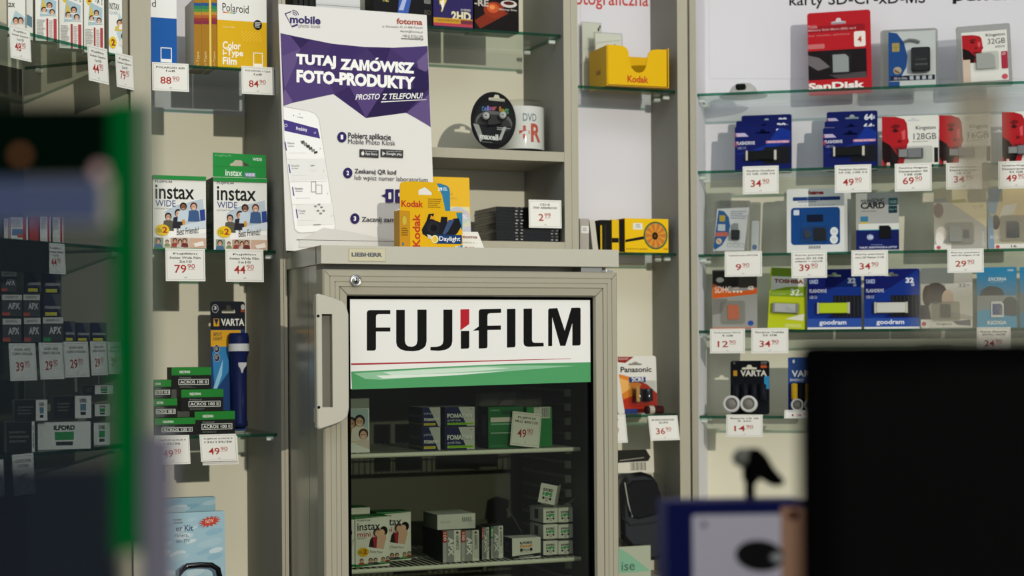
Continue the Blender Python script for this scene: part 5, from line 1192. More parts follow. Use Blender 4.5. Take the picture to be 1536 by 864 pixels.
def king(px, n, zb, lb, gb, bx, prod):
    x0, y0, x1, y1 = px; L, H = x1-x0, y1-y0
    def art(S):
        face(S, x0, y0, L*.48, H); S.text('Kingston', x0+L*.6, y0+H*.2, x0+L*.95, y0+H*.29, '#3a3a38', .01); S.text(gb, x0+L*.56, y0+H*.34, x0+L*.96, y0+H*.46, '#4a4a48'); S.fuzz(x0+L*.54, y0+H*.49, x0+L*.9, y0+H*.52, 1, '#9a9a94')
        S.rect(x0+L*.92, y0+H*.62, x0+L*.99, y0+H*.9, '#1c1c1c'); S.ell(x0+L*.88, y0+H*.96, L*.04, H*.03, '#c05058', 12); S.rect(x0+L*.08, y0+H*.88, x0+L*.14, y0+H*.98, '#e0b0a8')
    blister('flash_drive_card', lb, 'flash drive', RC, px, n, zb, '#dad9d0', art, (x0+L*.56, y0+6, 18, 5), bx, .012, .05, 2, product=prod, group='white and red flash drive cards on second right shelf')
def dt(x0, y0, x1, y1):
    def f(s, t):
        m = M(); m.prism(rrect(s.X(x0), s.Z(y1)+.002, s.X(x0+(x1-x0)*.36), s.Z(y0)-.002, .0006), -.008, -.003, 'steel', bev=.0005); m.prism(rrect(s.X(x0+(x1-x0)*.36), s.Z(y1), s.X(x1), s.Z(y0), .001), -.010, -.002, '#7d7f80', bev=.001); m.box(s.X(x1)-.004, s.X(x1)-.002, -.0102, -.01, s.Z(y1)+.002, s.Z(y0)-.002, '#3a3a3a'); m.obj('flash_drive', t)
    return f
king((1323, 173, 1408, 251), NK+.03, z2_, 'white and red card marked 128GB with silver flash drive', '128GB', (1337, 219, 1399, 244), dt(1348, 222, 1385, 236.5))
king((1409, 171, 1486, 250), NK+.03, z2_, 'white and red card behind the painted reflection, second right shelf', '16GB', (1419, 219, 1480, 238), dt(1424, 222, 1462, 235))
king((1503, 166, 1580, 248), NK+.03, z2_, 'white and red card cut by the right edge of the picture', '32GB', (1502.5+3, 216, 1570, 236), dt(1512, 219, 1550, 232))
# third shelf
def art(S):
    S.q = re_; S.poly([(180, 235), (436, 222), (410, 560), (160, 566)], '#dadcdc'); S.poly([(190, 245), (236, 254), (276, 300), (290, 370), (276, 440), (230, 520), (170, 560), (160, 540)], '#2c5e9a'); S.rr(200, 286, 246, 334, 4, '#c0a83a'); S.rr(190, 356, 250, 408, 4, '#c8d0d8'); S.poly([(180, 420), (275, 416), (270, 450), (168, 452)], '#c86a5a'); S.ell(202, 490, 24, 24, '#d8c8b0'); S.line(190, 478, 214, 502, 8, '#c87a2a')
    S.fuzz(290, 250, 430, 320, 4, '#9aa0b0')
    for k in range(3): S.frame(270+k*50, 506, 308+k*50, 534, 3, '#8a8e92')
def prod(s, t):
    X = lambda x: s.X(1040+x/5.4)
    Z = lambda y: s.Z(270+y/5.4)
    m = M(); m.prism(rrect(X(316), Z(410), X(356), Z(352), .0006), -.010, -.004, 'steel', bev=.0005); m.obj('plug', t)
    m = M(); m.prism(rrect(X(302), Z(478), X(372), Z(404), .002), -.014, -.002, 'gloss_black', bev=.002); m.obj('card_reader', t)
blister('card_reader_pack', 'clear pack with small black card reader at left end, third right shelf', 'card reader', RC, (1068, 301, 1123, 380), NK+.03, z3, 'case_clear', art, None, (1071, 304, 1120, 377), .018, .06, 3, product=prod, ry=R(2))
blister('card_reader_pack', 'second clear pack standing sideways behind the small black card reader', 'card reader', RC, (1122, 303, 1139, 380), NK-.005, z3, 'case_clear', lambda S: (S.rr(1126, 330, 1137, 375, 2, '#d4d8da'), S.ell(1131, 368, 4, 4, '#6a80a8', 10)), None, (1124, 306, 1138, 377), .012, .05, 3, ry=R(2))
def art(S):
    S.q = re_; S.text('hama', 932, 80, 1058, 112, '#8e2a2a', .06); S.rect(806, 130, 1190, 158, '#1c3a74'); S.text('Memory Card 32GB', 920, 138, 1030, 152, '#8aa0c8'); S.fuzz(850, 164, 1020, 178, 1, '#4a5a80'); S.fuzz(860, 190, 1170, 204, 1, '#b8b8b4')
    S.rr(790, 212, 1188, 502, 26, '#12427e'); S.rect(866, 214, 870, 498, '#0e3468'); S.rr(812, 230, 858, 270, 4, '#c8d0dc'); S.rr(918, 268, 1052, 326, 5, '#0c1830'); S.ell(1140, 402, 32, 34, '#d8dcdc'); S.ell(1138, 464, 32, 34, '#d8dcdc'); S.text('C4', 1126, 392, 1152, 412, '#8a96a8'); S.text('3.0', 1124, 454, 1152, 474, '#8a96a8')
    for k in range(14): S.rect(934+k*7, 510, 934+k*7+(3 if k % 3 else 5), 532, '#7a7a78'); S.l -= 1
blister('memory_card_pack', 'white and blue card pack with adapter and tiny card, third right shelf', 'memory card', RC, (1180, 282, 1266.5, 376), NK+.03, z3, '#d6d8d4', art, (1222, 287.2, 14, 3), (1202, 336, 1242, 360), .006, .06, 4, product=chip([(1206.5, 343, 1216, 353, '#3a4048'), (1220.5, 339, 1239, 357, '#20242a')]))
for k, lb in enumerate(('directly behind the white and blue card pack', 'rearmost behind the white and blue card pack')):
    blister('memory_card_pack', 'white card pack edge showing, %s' % lb, 'memory card', RC, (1190+k*8, 284.5+k, 1271+k*5.5, 377+k), NK+.012-.018*k, z3, '#cfd1cc', None, lean=.06, group='packs behind the white and blue card pack')
def art(S):
    S.q = rf; S.poly([(150, 100), (480, 100), (480, 350), (150, 350)], '#a8a9a4'); S.text('microSDHC', 170, 146, 360, 178, '#2a2a28', .02); S.text('CARD', 168, 178, 364, 230, '#1c1c1a', .035); S.text('with Adapter', 176, 242, 300, 258, '#4a4a46'); S.rr(394, 146, 466, 206, 3, '#245a5e'); S.text('16GB', 402, 164, 458, 190, '#a8c8c4', .02); S.rr(394, 210, 464, 268, 3, '#16323a'); S.text('class 4', 400, 228, 456, 246, '#7aa09c')
    S.rect(166, 292, 228, 336, '#3a7aa0'); S.rect(166, 336, 228, 352, '#c8b23a'); S.rect(150, 352, 480, 402, '#d8d9d2'); S.rect(120, 402, 480, 565, '#101c5a'); S.rect(150, 400, 480, 406, '#4aa0a8')
    S.ell(244, 462, 28, 24, '#8a98b8'); S.text('USB', 222, 450, 266, 474, '#d0d4e0', .03); S.text('TABLET, SMARTPHONE & LAPTOP', 154, 538, 460, 556, '#c8cce0', .03); S.fuzz(250, 522, 350, 532, 1, '#8a94c0')
blister('memory_card_pack', 'grey and navy pack lettered CARD with a hanging loop', 'memory card', RC, (1284, 289, 1348.5, 379), NK+.03, z3, '#a8a9a4', art, (1318, 291.5, 14, 3), None, lean=.05, r=1, product=chip([(1319, 338.5, 1336.5, 358, '#101014')]))
def art(S):
    S.q = rf; S.poly([(760, 150), (860, 140), (1195, 380), (1195, 555), (760, 555)], '#a9a69c'); S.poly([(870, 60), (1240, 60), (1200, 380), (860, 150)], '#d2c69e'); S.poly([(908, 158), (1020, 150), (1028, 178), (900, 184)], '#9a9248'); S.text('16 GB', 1074, 200, 1160, 228, '#a89a70'); S.ell(800, 240, 40, 60, '#6a5648'); S.ell(820, 430, 46, 60, '#d8d0c4'); S.ell(806, 470, 34, 56, '#e6e2d8'); S.poly([(760, 515), (900, 505), (900, 555), (760, 555)], '#e0ded6'); S.ell(798, 540, 18, 14, '#c05058', 14); S.text('microSD', 1150, 420, 1172, 540, '#d8d6cc', rot=1)
blister('memory_card_pack', 'beige pack with a boxed card behind the painted reflection, third right shelf', 'memory card', RC, (1401, 282, 1480, 376), NK+.03, z3, '#c8bd98', art, None, (1418, 333, 1461, 366), .008, .05, 2, product=chip([(1424, 338, 1443, 362, '#9a9c98'), (1446, 344, 1454, 356, '#6a6a68')]), film='clear_milky')
def art(S):
    S.q = rf; S.poly([(1200, 60), (1310, 60), (1280, 280), (1200, 260)], '#7f9ab0'); S.poly([(1310, 60), (1560, 60), (1560, 300), (1260, 290)], '#cdb98a'); S.ell(1262, 340, 34, 60, '#4a3c34'); S.poly([(1200, 250), (1240, 300), (1250, 555), (1200, 555)], '#7d96a8'); S.poly([(1330, 200), (1440, 190), (1400, 280), (1290, 300)], '#d2cfc4'); S.text('Kin', 1218, 446, 1300, 478, '#c8ccc8'); S.rect(1250, 520, 1560, 555, '#dedcd4'); S.ell(1276, 542, 18, 14, '#c05058', 14); S.text('16', 1384, 530, 1430, 550, '#3a3a38', .02)
blister('memory_card_pack', 'pack with blue and beige picture at right end, third right shelf', 'memory card', RC, (1482, 278, 1556, 376), NK+.03, z3, '#b8b09a', art, None, (1500, 323, 1541, 363), .008, .05, 2, product=chip([(1510, 332, 1529, 357, '#3a3c44')]), film='clear_milky')
# fourth shelf
def art(S):
    S.q = rg; S.rect(165, 90, 550, 240, '#2a2723'); S.poly([(165, 200), (330, 270), (480, 262), (550, 240), (550, 290), (430, 310), (300, 330), (165, 330)], '#c8591e'); S.poly([(165, 335), (300, 335), (440, 312), (550, 295), (550, 400), (165, 470)], '#8f8f8c'); S.poly([(165, 330), (550, 294), (550, 590), (165, 590)], '#94948f'); S.poly([(165, 330), (300, 330), (240, 460), (165, 470)], '#77756f'); S.ell(230, 170, 34, 22, '#b8b4ac', 16); S.text('SDHC', 184, 224, 328, 282, '#d8cfc0', .01); S.text('CARD', 340, 232, 396, 250, '#d8cfc0'); S.text('4GB', 470, 226, 522, 260, '#e0d8cc', .03)
    for k in range(3): S.ell(352+k*30, 272, 11, 11, '#e0d6c8', 10)
    S.ell(494, 545, 25, 22, '#2c4a9a', 18); S.poly([(165, 580), (550, 580), (550, 590), (165, 590)], '#c0785a')
blister('memory_card_pack', 'black orange and grey pack with boxed card, fourth right shelf', 'memory card', RC, (1068, 404, 1136, 495), NK+.03, z4, '#8c8a86', art, None, (1082, 451, 1118, 485), .008, .04, 2, product=chip([(1091.5, 457, 1108.5, 479, '#c8602a')]), film='clear_milky')
def art(S):
    S.q = rg; S.rect(640, 70, 975, 600, '#b9c41e'); S.rect(650, 70, 975, 150, '#6a861e'); S.poly([(650, 150), (970, 150), (950, 230), (780, 240), (650, 276)], '#d2d2c8'); S.poly([(650, 278), (780, 242), (960, 232), (950, 325), (640, 325)], '#7f9c24'); S.text('TOSHIBA', 676, 172, 930, 208, '#7a2c1e', .05); S.text('32', 822, 254, 900, 312, '#e2e4d8', .03); S.text('GB', 902, 290, 930, 308, '#e2e4d8', .02); S.text('USB FLASH DRIVE', 660, 298, 780, 310, '#b8c488'); S.poly([(960, 160), (985, 160), (960, 330), (948, 330)], '#c8cc3a'); S.poly([(790, 520), (900, 480), (950, 470), (945, 530)], '#dcdcc8'); S.rr(788, 560, 930, 590, 4, '#c8cc6a')
blister('flash_drive_card', 'lime green card with silver flash drive, fourth right shelf', 'flash drive', RC, (1151, 403, 1207, 495), NK+.02, z4, '#b9c41e', art, (1179, 411, 12, 5), (1156, 455, 1198, 474), .010, .08, 2, product=stick(1160, 457.5, 1192, 471, '#b8bab8', '#8e9090'), ry=R(3))
def good(px, lb, c, lbl):
    x0, y0, x1, y1 = px; L, H = x1-x0, y1-y0
    def art(S):
        S.poly([(x0, y0+H*.5), (x0+L*.5, y0+H*.3), (x1, y0), (x1, y0+H*.45), (x0, y1)], '#113186'); S.rect(x0+L*.48, y0+H*.44, x1-1, y0+H*.8, '#181a20')
        for k in range(7): S.line(x0+L*(.52+k*.07), y0+H*.45, x0+L*(.52+k*.07), y0+H*.79, .7, '#3c3e44'); S.l -= 1
        S.rect(x0, y0+H*.82, x1, y0+H*.97, '#2c4f9c'); S.rect(x0, y0+H*.965, x1, y1, '#d6d6d4'); S.text('goodram', x0+L*.22, y0+H*.845, x0+L*.72, y0+H*.945, '#dfe2e8', .025)
        S.text(lbl, x0+L*.04, y0+H*.17, x0+L*.2, y0+H*.24, '#a8b8d8', .04); S.text('FLASHDRIVE', x0+L*.04, y0+H*.33, x0+L*.36, y0+H*.39, '#c8cede', .02); S.text('USB 3.0', x0+L*.04, y0+H*.44, x0+L*.18, y0+H*.49, '#b0b8d0', .02); S.text('32', x1-L*.25, y0+H*.15, x1-L*.1, y0+H*.24, '#dfe2ea', .05); S.text('GB', x1-L*.15, y0+H*.25, x1-L*.09, y0+H*.29, '#dfe2ea', .03)
    blister('flash_drive_card', lb, 'flash drive', RC, px, NK+.03, z4, '#0c1762', art, (x0+L*.5, y0+8, 20, 6), (x0+L*.15, y0+H*.54, x0+L*.8, y0+H*.76), .012, .05, 4, product=stick(x0+L*.22, y0+H*.565, x0+L*.74, y0+H*.735, c, '#cfcdbf'), group='navy flash drive cards on the fourth right shelf')
good((1211, 403.5, 1292, 494), 'navy card with lime yellow flash drive, fourth right shelf', '#c2d820', 'UME3')
good((1296, 403, 1379.5, 494), 'navy card with white flash drive, fourth right shelf', '#dcdad0', 'UME3')
def art(S):
    S.q = rh; S.poly([(670, 120), (740, 65), (1110, 60), (1110, 570), (670, 570)], '#b3b0a6'); S.poly([(880, 200), (1110, 190), (1110, 480), (900, 430)], '#cfcdc4'); S.ell(800, 280, 94, 90, '#2a1c17', 24); S.ell(900, 330, 50, 80, '#cbb3a0', 20); S.ell(730, 300, 40, 90, '#3a2820', 18); S.poly([(672, 380), (740, 380), (760, 500), (672, 500)], '#3a3a3c'); S.text('32', 990, 200, 1050, 232, '#6a6a66'); S.text('GB', 1054, 208, 1084, 222, '#7a7a76'); S.poly([(670, 505), (1100, 505), (1100, 568), (690, 570), (672, 555)], '#dddbd3'); S.ell(700, 540, 20, 18, '#b05058', 14); S.text('Kingston', 806, 532, 930, 556, '#3a3a38', .01); S.poly([(940, 520), (1090, 505), (1090, 560), (980, 550)], '#6a6c70')
blister('memory_card_pack', 'pale pack with dark haired figure and boxed card, fourth right shelf', 'memory card', RC, (1381, 401.5, 1459, 494), NK+.03, z4, '#b3b0a6', art, None, (1398, 453, 1440, 483), .008, .05, 3, product=chip([(1410.5, 457, 1426, 477.5, '#3a4230')]), film='clear_milky')
def art(S):
    S.q = rh; S.rect(1145, 62, 1475, 570, '#2f7fa8'); S.ell(1270, 290, 100, 70, '#3a3e40', 26); S.rect(1145, 300, 1475, 410, '#8f9694'); S.ell(1420, 400, 70, 90, '#4a5254', 24); S.ell(1200, 400, 60, 60, '#8a9496', 20); S.poly([(1145, 430), (1300, 410), (1380, 470), (1475, 480), (1475, 570), (1145, 570)], '#4a9cc4'); S.text('16GB', 1402, 76, 1450, 94, '#c8d8e0', .02); S.text('EXCERIA', 1240, 146, 1390, 174, '#d8e2e4', .02, 0, .2); S.text('HIGH SPEED', 1256, 180, 1376, 190, '#a8c4d0'); S.text('KIOXIA', 1230, 512, 1390, 544, '#e8ecec', .035)
blister('memory_card_pack', 'sky blue pack with blue card at right end, fourth right shelf', 'memory card', RC, (1465.5, 400.5, 1525.5, 493), NK+.03, z4, '#2f7fa8', art, (1495, 409, 20, 6), None, lean=.05, r=2, product=chip([(1486.5, 453, 1505.5, 477, '#dce0e2'), (1488, 456, 1504, 474, '#2a4a9a')]))
blister('memory_card_pack', 'blue pack cut by the right picture edge, fourth right shelf', 'memory card', RC, (1530, 400, 1590, 492), NK+.03, z4, '#2f7fa8', lambda S: (S.rect(1530, 440, 1590, 470, '#6a7678'), S.text('KIOXIA', 1545, 482, 1575, 487, '#e8ecec', .03)), None, lean=.05, r=2)
# fifth shelf: round cells
def cells(px, lb, cs, rr_, nc, art, hole, sleeve):
    def prod(s, t):
        for cx, cy in cs:
            m = M(); X, Zc, r = s.X(cx), s.Z(cy), rr_*s.k
            ax = Vector((0, -1, -.12)).normalized()
            m.lathe([(r, -.008), (r, .026), (r*.9, .028), (r*.72, .028), (r*.72, .0245), (r*.6, .0245), (r*.56, .0262), (0, .0262)], (X, -.004, max(r+.0005, Zc)), (0, -1, 0), '#77756e', 26)
            for f in range(0): pass
            m.lathe([(r*1.03, -.006), (r*1.03, .0275), (r*.74, .0285), (r*.74, .0275)], (X, -.004, max(r+.0005, Zc)), (0, -1, 0), '#c6c7c4', 26, False)
            m.obj('battery', t)
        for i in range(nc):
            m = M(); x = s.X(px[0])+s.w*(.16+.68*i/(nc-1)); m.lathe([(.006, 0), (.0072, .001), (.0072, .034), (.003, .036)], (x, -.008, s.Z(px[3]-22)), (0, 0, 1), sleeve, 16); m.obj('battery', t)
    blister('battery_pack', lb, 'battery pack', RC, px, NK+.045, z5, '#0e1016', art, hole, None, lean=.05, r=4, product=prod)
def art(S):
    S.q = ri; S.rect(528, 250, 562, 340, '#2f86b8'); S.text('VARTA', 366, 208, 546, 250, '#d8d6cc', .03); S.rect(318, 210, 344, 248, '#b88a2a'); S.text('C', 318, 150, 334, 164, '#9a9a96'); S.fuzz(506, 150, 552, 170, 2, '#8a8a88'); S.rect(504, 174, 546, 192, '#c0562a')
cells((1095.5, 541, 1154, 624), 'black battery pack with two ring ended cells, fifth right shelf', [(1098.5, 608), (1124, 608)], 12.2, 4, art, (1124, 551, 22, 7), '#14161c')
def art(S):
    S.q = ri; S.rect(690, 120, 900, 290, '#2a4a86'); S.rect(690, 290, 725, 480, '#14246a'); S.text('VARTA', 716, 206, 930, 250, '#e2e2e0', .03); S.text('ENERGY', 706, 262, 806, 280, '#c8ccd8', .02); S.ell(731, 145, 9, 13, '#c8ccd8', 14)
cells((1182, 536, 1245, 621), 'blue battery pack half hidden behind the black screen', [(1197, 607), (1217, 607)], 9.5, 3, art, (1211, 549, 18, 6), '#c8a020')

# tags of the right cabinet
NTR = NR+.003
for px, zz, ln, a, b, lb in (((1114, 249, 1168, 291), z2_, ['Pendrive Goodram', '32 GB, USB 3.0'], '34', '90', 'reading 34.90 below the navy cards numbered 32'),
 ((1252, 247, 1307, 289), z2_, ['Pendrive Goodram', '64 GB, USB 3.0'], '49', '90', 'reading 49.90 below the navy cards numbered 64'),
 ((1342, 245, 1397.5, 287), z2_, ['Pendrive Kingston', 'Datatraveler 50', '128 GB'], '69', '90', 'reading 69.90 below the card marked 128GB'),
 ((1419, 244, 1473, 284), z2_, ['Pendrive Kingston', 'Datatraveler', '16 GB'], '34', '90', 'half veiled by the painted reflection, second right shelf'),
 ((1497, 243, 1551, 283), z2_, ['Pendrive Kingston', 'Datatraveler', '32 GB'], '49', '90', 'reading 49.90 cut by the right picture edge'),
 ((1087, 377, 1143, 415), z3, ['Czytnik microSD/USB'], '9', '90', 'reading 9.90 below the small black card reader'),
 ((1187, 376, 1240.5, 417), z3, ['Karta pamięci', 'micro SD 32 GB', 'adapter + czytnik'], '39', '90', 'reading 39.90 below the white and blue card pack'),
 ((1277, 375, 1332, 414), z3, ['Karta pamięci', 'micro SD Platinet 16 GB'], '34', '90', 'reading 34.90 below the pack lettered CARD'),
 ((1421, 373, 1475.5, 409), z3, ['Karta pamięci', 'micro SD Kingston 16 GB'], '29', '90', 'reading 29.90 on the third right shelf'),
 ((1065, 493, 1117.5, 530), z4, ['Karta pamięci SDHC', '4 GB'], '12', '90', 'reading 12.90 below the black and orange pack'),
 ((1127, 492, 1182.5, 530), z4, ['Pendrive Toshiba', '32 GB'], '34', '90', 'reading 34.90 below the lime green card'),
 ((1465, 492, 1516, 530), z4, ['Karta Exceria', 'SDHC 16GB'], '24', '90', 'below the sky blue pack, mostly behind the black screen'),
 ((1089.5, 622, 1144, 655), z5, ['Bateria LR 20', '2 szt'], '14', '90', 'reading 14.90 below the ring ended cells')):
    ptag(RC, px, NTR, zz, ln, a, b, 'price tag '+lb, .06)
ptag(RC, (1177, 615, 1229, 634), NTR+.01, z5, ['Bateria LR 14'], '12', '90', 'sloping price tag below the blue battery pack', .9)
# ------------------------------------------------------------------ glass corner cabinet on the left
z1x = lambda x, y: (x/3.927, y/3.927)
lz = lambda px, py, n=0: LC.hit(px, py, n)[1]
uLn = LC.hit(-40, 200, 0)[0]-.12; DG = .26
t = cab(LC, 'corner_cabinet', 'corner display cabinet at the far left with instant film and film cartons')
paint('panel_grey_shaded', '#4e4f45', .6, noise=.04, scale=8)  # deep shade below the top corner shelf put into this panel colour
slab(LC, uLn, -.002, -DG-.018, -DG, lz(132, 70.5)-.004, ZT, 'panel_cream', 'back_panel', t)
slab(LC, uLn, -.002, -DG-.018, -DG, 0, lz(132, 70.5)-.004, 'panel_grey_shaded', 'back_panel', t)
slab(LC, uLn-.02, uLn, -DG, 0, 0, ZT, 'laminate', 'side_panel', t)
slab(LC, uLn, -.002, -DG, -.002, ZT-.03, ZT-.001, 'laminate', 'top_board', t)
slab(LC, uLn, -.002, -DG, -.004, .6, .63, 'laminate', 'bottom_board', t)
zl = [gshelf(LC, uLn, .002, -DG+.004, -.006, lz(*q, -.006), t) for q in ((132, 70.5), (80, 363), (100, 513), (40, 680))]
slab(LC, .0025, .008, -DG, -.012, 0, ZT, 'laminate', 'side_panel', t)
yr = R(-44)
def sq(S, x0, y0, x1, y1, mirror=False):
    L, H = x1-x0, y1-y0
    X = lambda a: x0+L*a
    Y = lambda b: y0+H*b
    S.ell(X(.26), Y(.40), L*.16, H*.08, '#d8b820', 16); S.text('2', X(.2), Y(.36), X(.34), Y(.44), '#8a2a20', .04)
    S.text('instax', X(.66), Y(.14), X(.8), Y(.46), '#3a3a38', .02, rot=1); S.text('FUJIFILM', X(.85), Y(.2), X(.92), Y(.46), '#5a5a56', .02, rot=1); S.text('SQUARE', X(.55), Y(.22), X(.62), Y(.44), '#8aa0a4', .01, rot=1)
    S.poly([(X(.22), Y(.6)), (X(.3), Y(.44)), (X(.92), Y(.5)), (X(.9), Y(.68)), (X(.2), Y(.7))], '#9fb8c0'); S.poly([(X(.26), Y(.58)), (X(.34), Y(.46)), (X(.5), Y(.6)), (X(.3), Y(.68))], '#c8b050')
    S.people([(X(.38), Y(.62), L*.11, '#d3a78a', '#241a16', '#e0dcd4'), (X(.62), Y(.56), L*.12, '#c48e70', '#1a1412', '#d8d4cc'), (X(.74), Y(.64), L*.11, '#d3a78a', '#241a16', '#c8c4bc')], 1.6)
    S.fuzz(X(.06), Y(.74), X(.44), Y(.98), 14, '#9a9a92'); S.rect(X(.48), Y(.72), X(.56), Y(1), '#9c3a38'); S.fuzz(X(.6), Y(.74), X(.78), Y(.98), 12, '#b8a09c'); S.rect(X(.8), Y(.72), X(.93), Y(1), '#a83a40')
for i, (px, n, lb) in enumerate((((53, -60, 87, 75), -.05, 'leftmost of the three sideways instant film boxes on top shelf'), ((89, -58, 124, 78), -.06, 'middle of the three sideways instant film boxes on top shelf'), ((126, -56, 156, 81), -.05, 'rightmost of the three sideways instant film boxes on top shelf'))):
    boxitem('film_box', lb, 'film box', LC, px, n, zl[0], .035, '#dcdcd4', lambda S, p=px: sq(S, *p), yaw=yr, group='instant film boxes in the corner cabinet')
def art(S):
    S.q = z1x; S.text('INSTAX', 644, 20, 704, 60, '#3a3a38', .02, 6); S.text('SQUARE', 644, 68, 694, 92, '#8aa0a4', .01, 4); S.poly([(686, 200), (700, 70), (752, 120), (752, 300), (716, 290)], '#b0c4c8')
    S.people([(704, 140, 16, '#c99a7c', '#241c18', '#c8b050'), (728, 130, 16, '#d3a283', '#1e1815', '#e0dcd4'), (732, 220, 18, '#d3a283', '#3a2418', '#d8d0c8')], 3); S.ell(663, 258, 22, 36, '#d8b820', 18); S.text('2', 654, 238, 676, 278, '#8a2a20', .04)
boxitem('film_box', 'upright instant film box next to the cream cabinet post, top left', 'film box', LC, (163, -50, 183, 84), -.022, zl[0], .03, '#dedfd8', art, yaw=yr)
def art(S):
    S.q = z1x; S.text('tax', 40, -4, 88, 26, '#3a3a38', .02); S.poly([(40, 150), (90, 40), (150, 80), (150, 160)], '#a9c0c4'); S.people([(92, 100, 16, '#c99a7c', '#241c18', '#c8b8a8'), (120, 100, 16, '#d3a283', '#1e1815', '#d8d4cc')], 3)
boxitem('film_box', 'instant film box at the extreme top left corner', 'film box', LC, (12, -60, 38, 44), -.05, zl[0], .03, '#dcdcd4', art, yaw=yr)
boxitem('film_box', 'edge on instant film box between two others, extreme top left', 'film box', LC, (39.5, -60, 49, 58), -.06, zl[0], .05, '#d4d4cc', lambda S: S.poly([(40, 20), (48, 24), (48, 40), (40, 36)], '#5a7a86'), yaw=yr)
NLt = .002
ptag(LC, (14, 40, 45, 90), NLt, None, ['Fujifilm', 'Instax Square', '1x10'], '48', '90', 'price tag reading 48.90 at the extreme top left', .05, lip=False)
ptag(LC, (131, 70, 161, 124), NLt, None, ['Fujifilm', 'Instax Square', '1x10'], '44', '90', 'price tag reading 44.90 under the sideways film boxes, top left', .05, lip=False)
ptag(LC, (173, 81, 199, 133), NLt+.002, None, ['Fujifilm', 'Instax Square', '2x10'], '79', '90', 'price tag reading 79.90 hanging before the cream post, top left', .05, lip=False)
# second shelf: small boxes seen in the gap under the blue reflection
for px, c, lb in (((6, 328, 15, 362), '#c8c8c4', 'narrow pale film box at the left end of second corner shelf'), ((16, 326, 42, 362), '#dcdcd6', 'white film box with blue picture on the second corner shelf'), ((44, 326, 58, 363), '#b03a30', 'red edged film box on the second corner shelf'), ((60, 325, 76, 364), '#dcdcd6', 'white film box right of the red edged one'), ((79, 326, 95, 365), '#d0cec6', 'striped film box at the right end of second corner shelf')):
    def art(S, px=px, c=c):
        x0, y0, x1, y1 = px; L = x1-x0
        if L > 20: S.rect(x0+2, y1-18, x1-6, y1-8, '#5a7a9a'); S.rect(x0+10, y1-10, x1-6, y1-5, '#c05a50')
        S.rect(x1-L*.3, y0, x1-L*.1, y1-2, '#a83a38'); S.fuzz(x0+1, y0+4, x1-L*.35, y1-20, 5, '#8a8a86')
    boxitem('film_box', lb, 'film box', LC, px, -.05, zl[1], .04, c, art, yaw=yr)
p0 = LC.pt(2, 384, .004); u0 = LC.hit(-30, 384, .004)[0]; u1 = LC.hit(67, 384, .004)[0]; m = M(); G = LC
m.box(0, u1-u0, 0, .012, 0, .055, 'matte_black', front='#1c1e1c'); tag(m.obj('label_holder', None, LC.P(u0, .004+.010, zl[1]-.058), LC.yaw), 'black shelf edge label holder on the second corner shelf', 'label holder')
ptag(LC, (69, 365, 97, 411), NLt, None, ['Fujifilm', 'Instax Mini', '1x10'], '44', '90', 'price tag reading 44.90 beside the black label holder', .05, lip=False)
# third shelf: stacked cartons
def fcart(px, zb, kind, lb, n):
    x0, y0, x1, y1 = px; L, H = x1-x0, y1-y0
    def art(S):
        if kind == 'foma': S.poly([(x0, y0), (x0+L*.45, y0), (x1, y1), (x0, y1)], '#15183a'); S.text('FOMAPAN', x0+L*.1, y0+H*.52, x0+L*.92, y0+H*.66, '#b8b8b4', .02); S.rect(x0+L*.1, y0+H*.8, x0+L*.75, y0+H*.95, '#c8c030')
        else:
            S.rect(x0, y0, x1, y0+H*.25, '#c8c8c0'); S.text('AGFAPHOTO', x0+L*.15, y0+H*.07, x0+L*.8, y0+H*.17, '#4a4a46', .02); S.text('APX', x0+L*.3, y0+H*.38, x0+L*.9, y0+H*.68, '#c8c8c4', .03); S.rect(x0, y0+H*.82, x0+L*.4, y0+H*.98, '#b04a40' if kind == 'apx' else '#2c8a4a')
    return boxitem('film_carton', lb, 'film carton', LC, px, n, zb, .05, '#3a3c40' if kind != 'foma' else '#4a4e50', art, yaw=yr, group='film cartons on the third corner shelf')
rows = [[((4, 478, 32, 512), 'apx'), ((36, 477, 61, 512), 'apx'), ((64.5, 476, 95, 512), 'apx4'), ((97, 482, 113, 512), 'foma'), ((115, 484, 135, 512), 'foma'), ((137, 484, 160, 512), 'foma')],
        [((3, 442, 33, 478), 'apx'), ((35, 442, 60, 477), 'apx'), ((65, 441, 92, 476), 'foma')], [((2, 407, 25, 441), 'apx'), ((40, 406, 62, 440), 'foma'), ((66, 407, 92, 441), 'foma')]]
zz = zl[2]; rn = ['bottom', 'middle', 'top']; cn = ['first', 'second', 'third', 'fourth', 'fifth', 'sixth']
for r_, row in enumerate(rows):
    for c_, (px, kd) in enumerate(row): fcart(px, zz, kd, '%s film carton on the %s row of third corner shelf' % (cn[c_], rn[r_]), -.05)
    zz += max(spot(LC, q_[0], -.05, zz, yr).h for q_ in row)+.001
for px, a, lb in (((13, 515, 53, 571), '39', 'reading 39.90, leftmost under the corner film cartons'), ((58, 514, 94, 569), '29', 'second in the row under the corner film cartons'), ((95, 512.5, 132, 566), '29', 'third in the row under the corner film cartons'), ((135, 512, 160, 563), '29', 'fourth in the row under the corner film cartons'), ((161, 513, 182, 561), '29', 'last in the row, beside the green reflection')):
    ptag(LC, px, NLt, None, ['AGFA APX', '100/135/36'], a, '90', 'price tag '+lb, .06, lip=False)
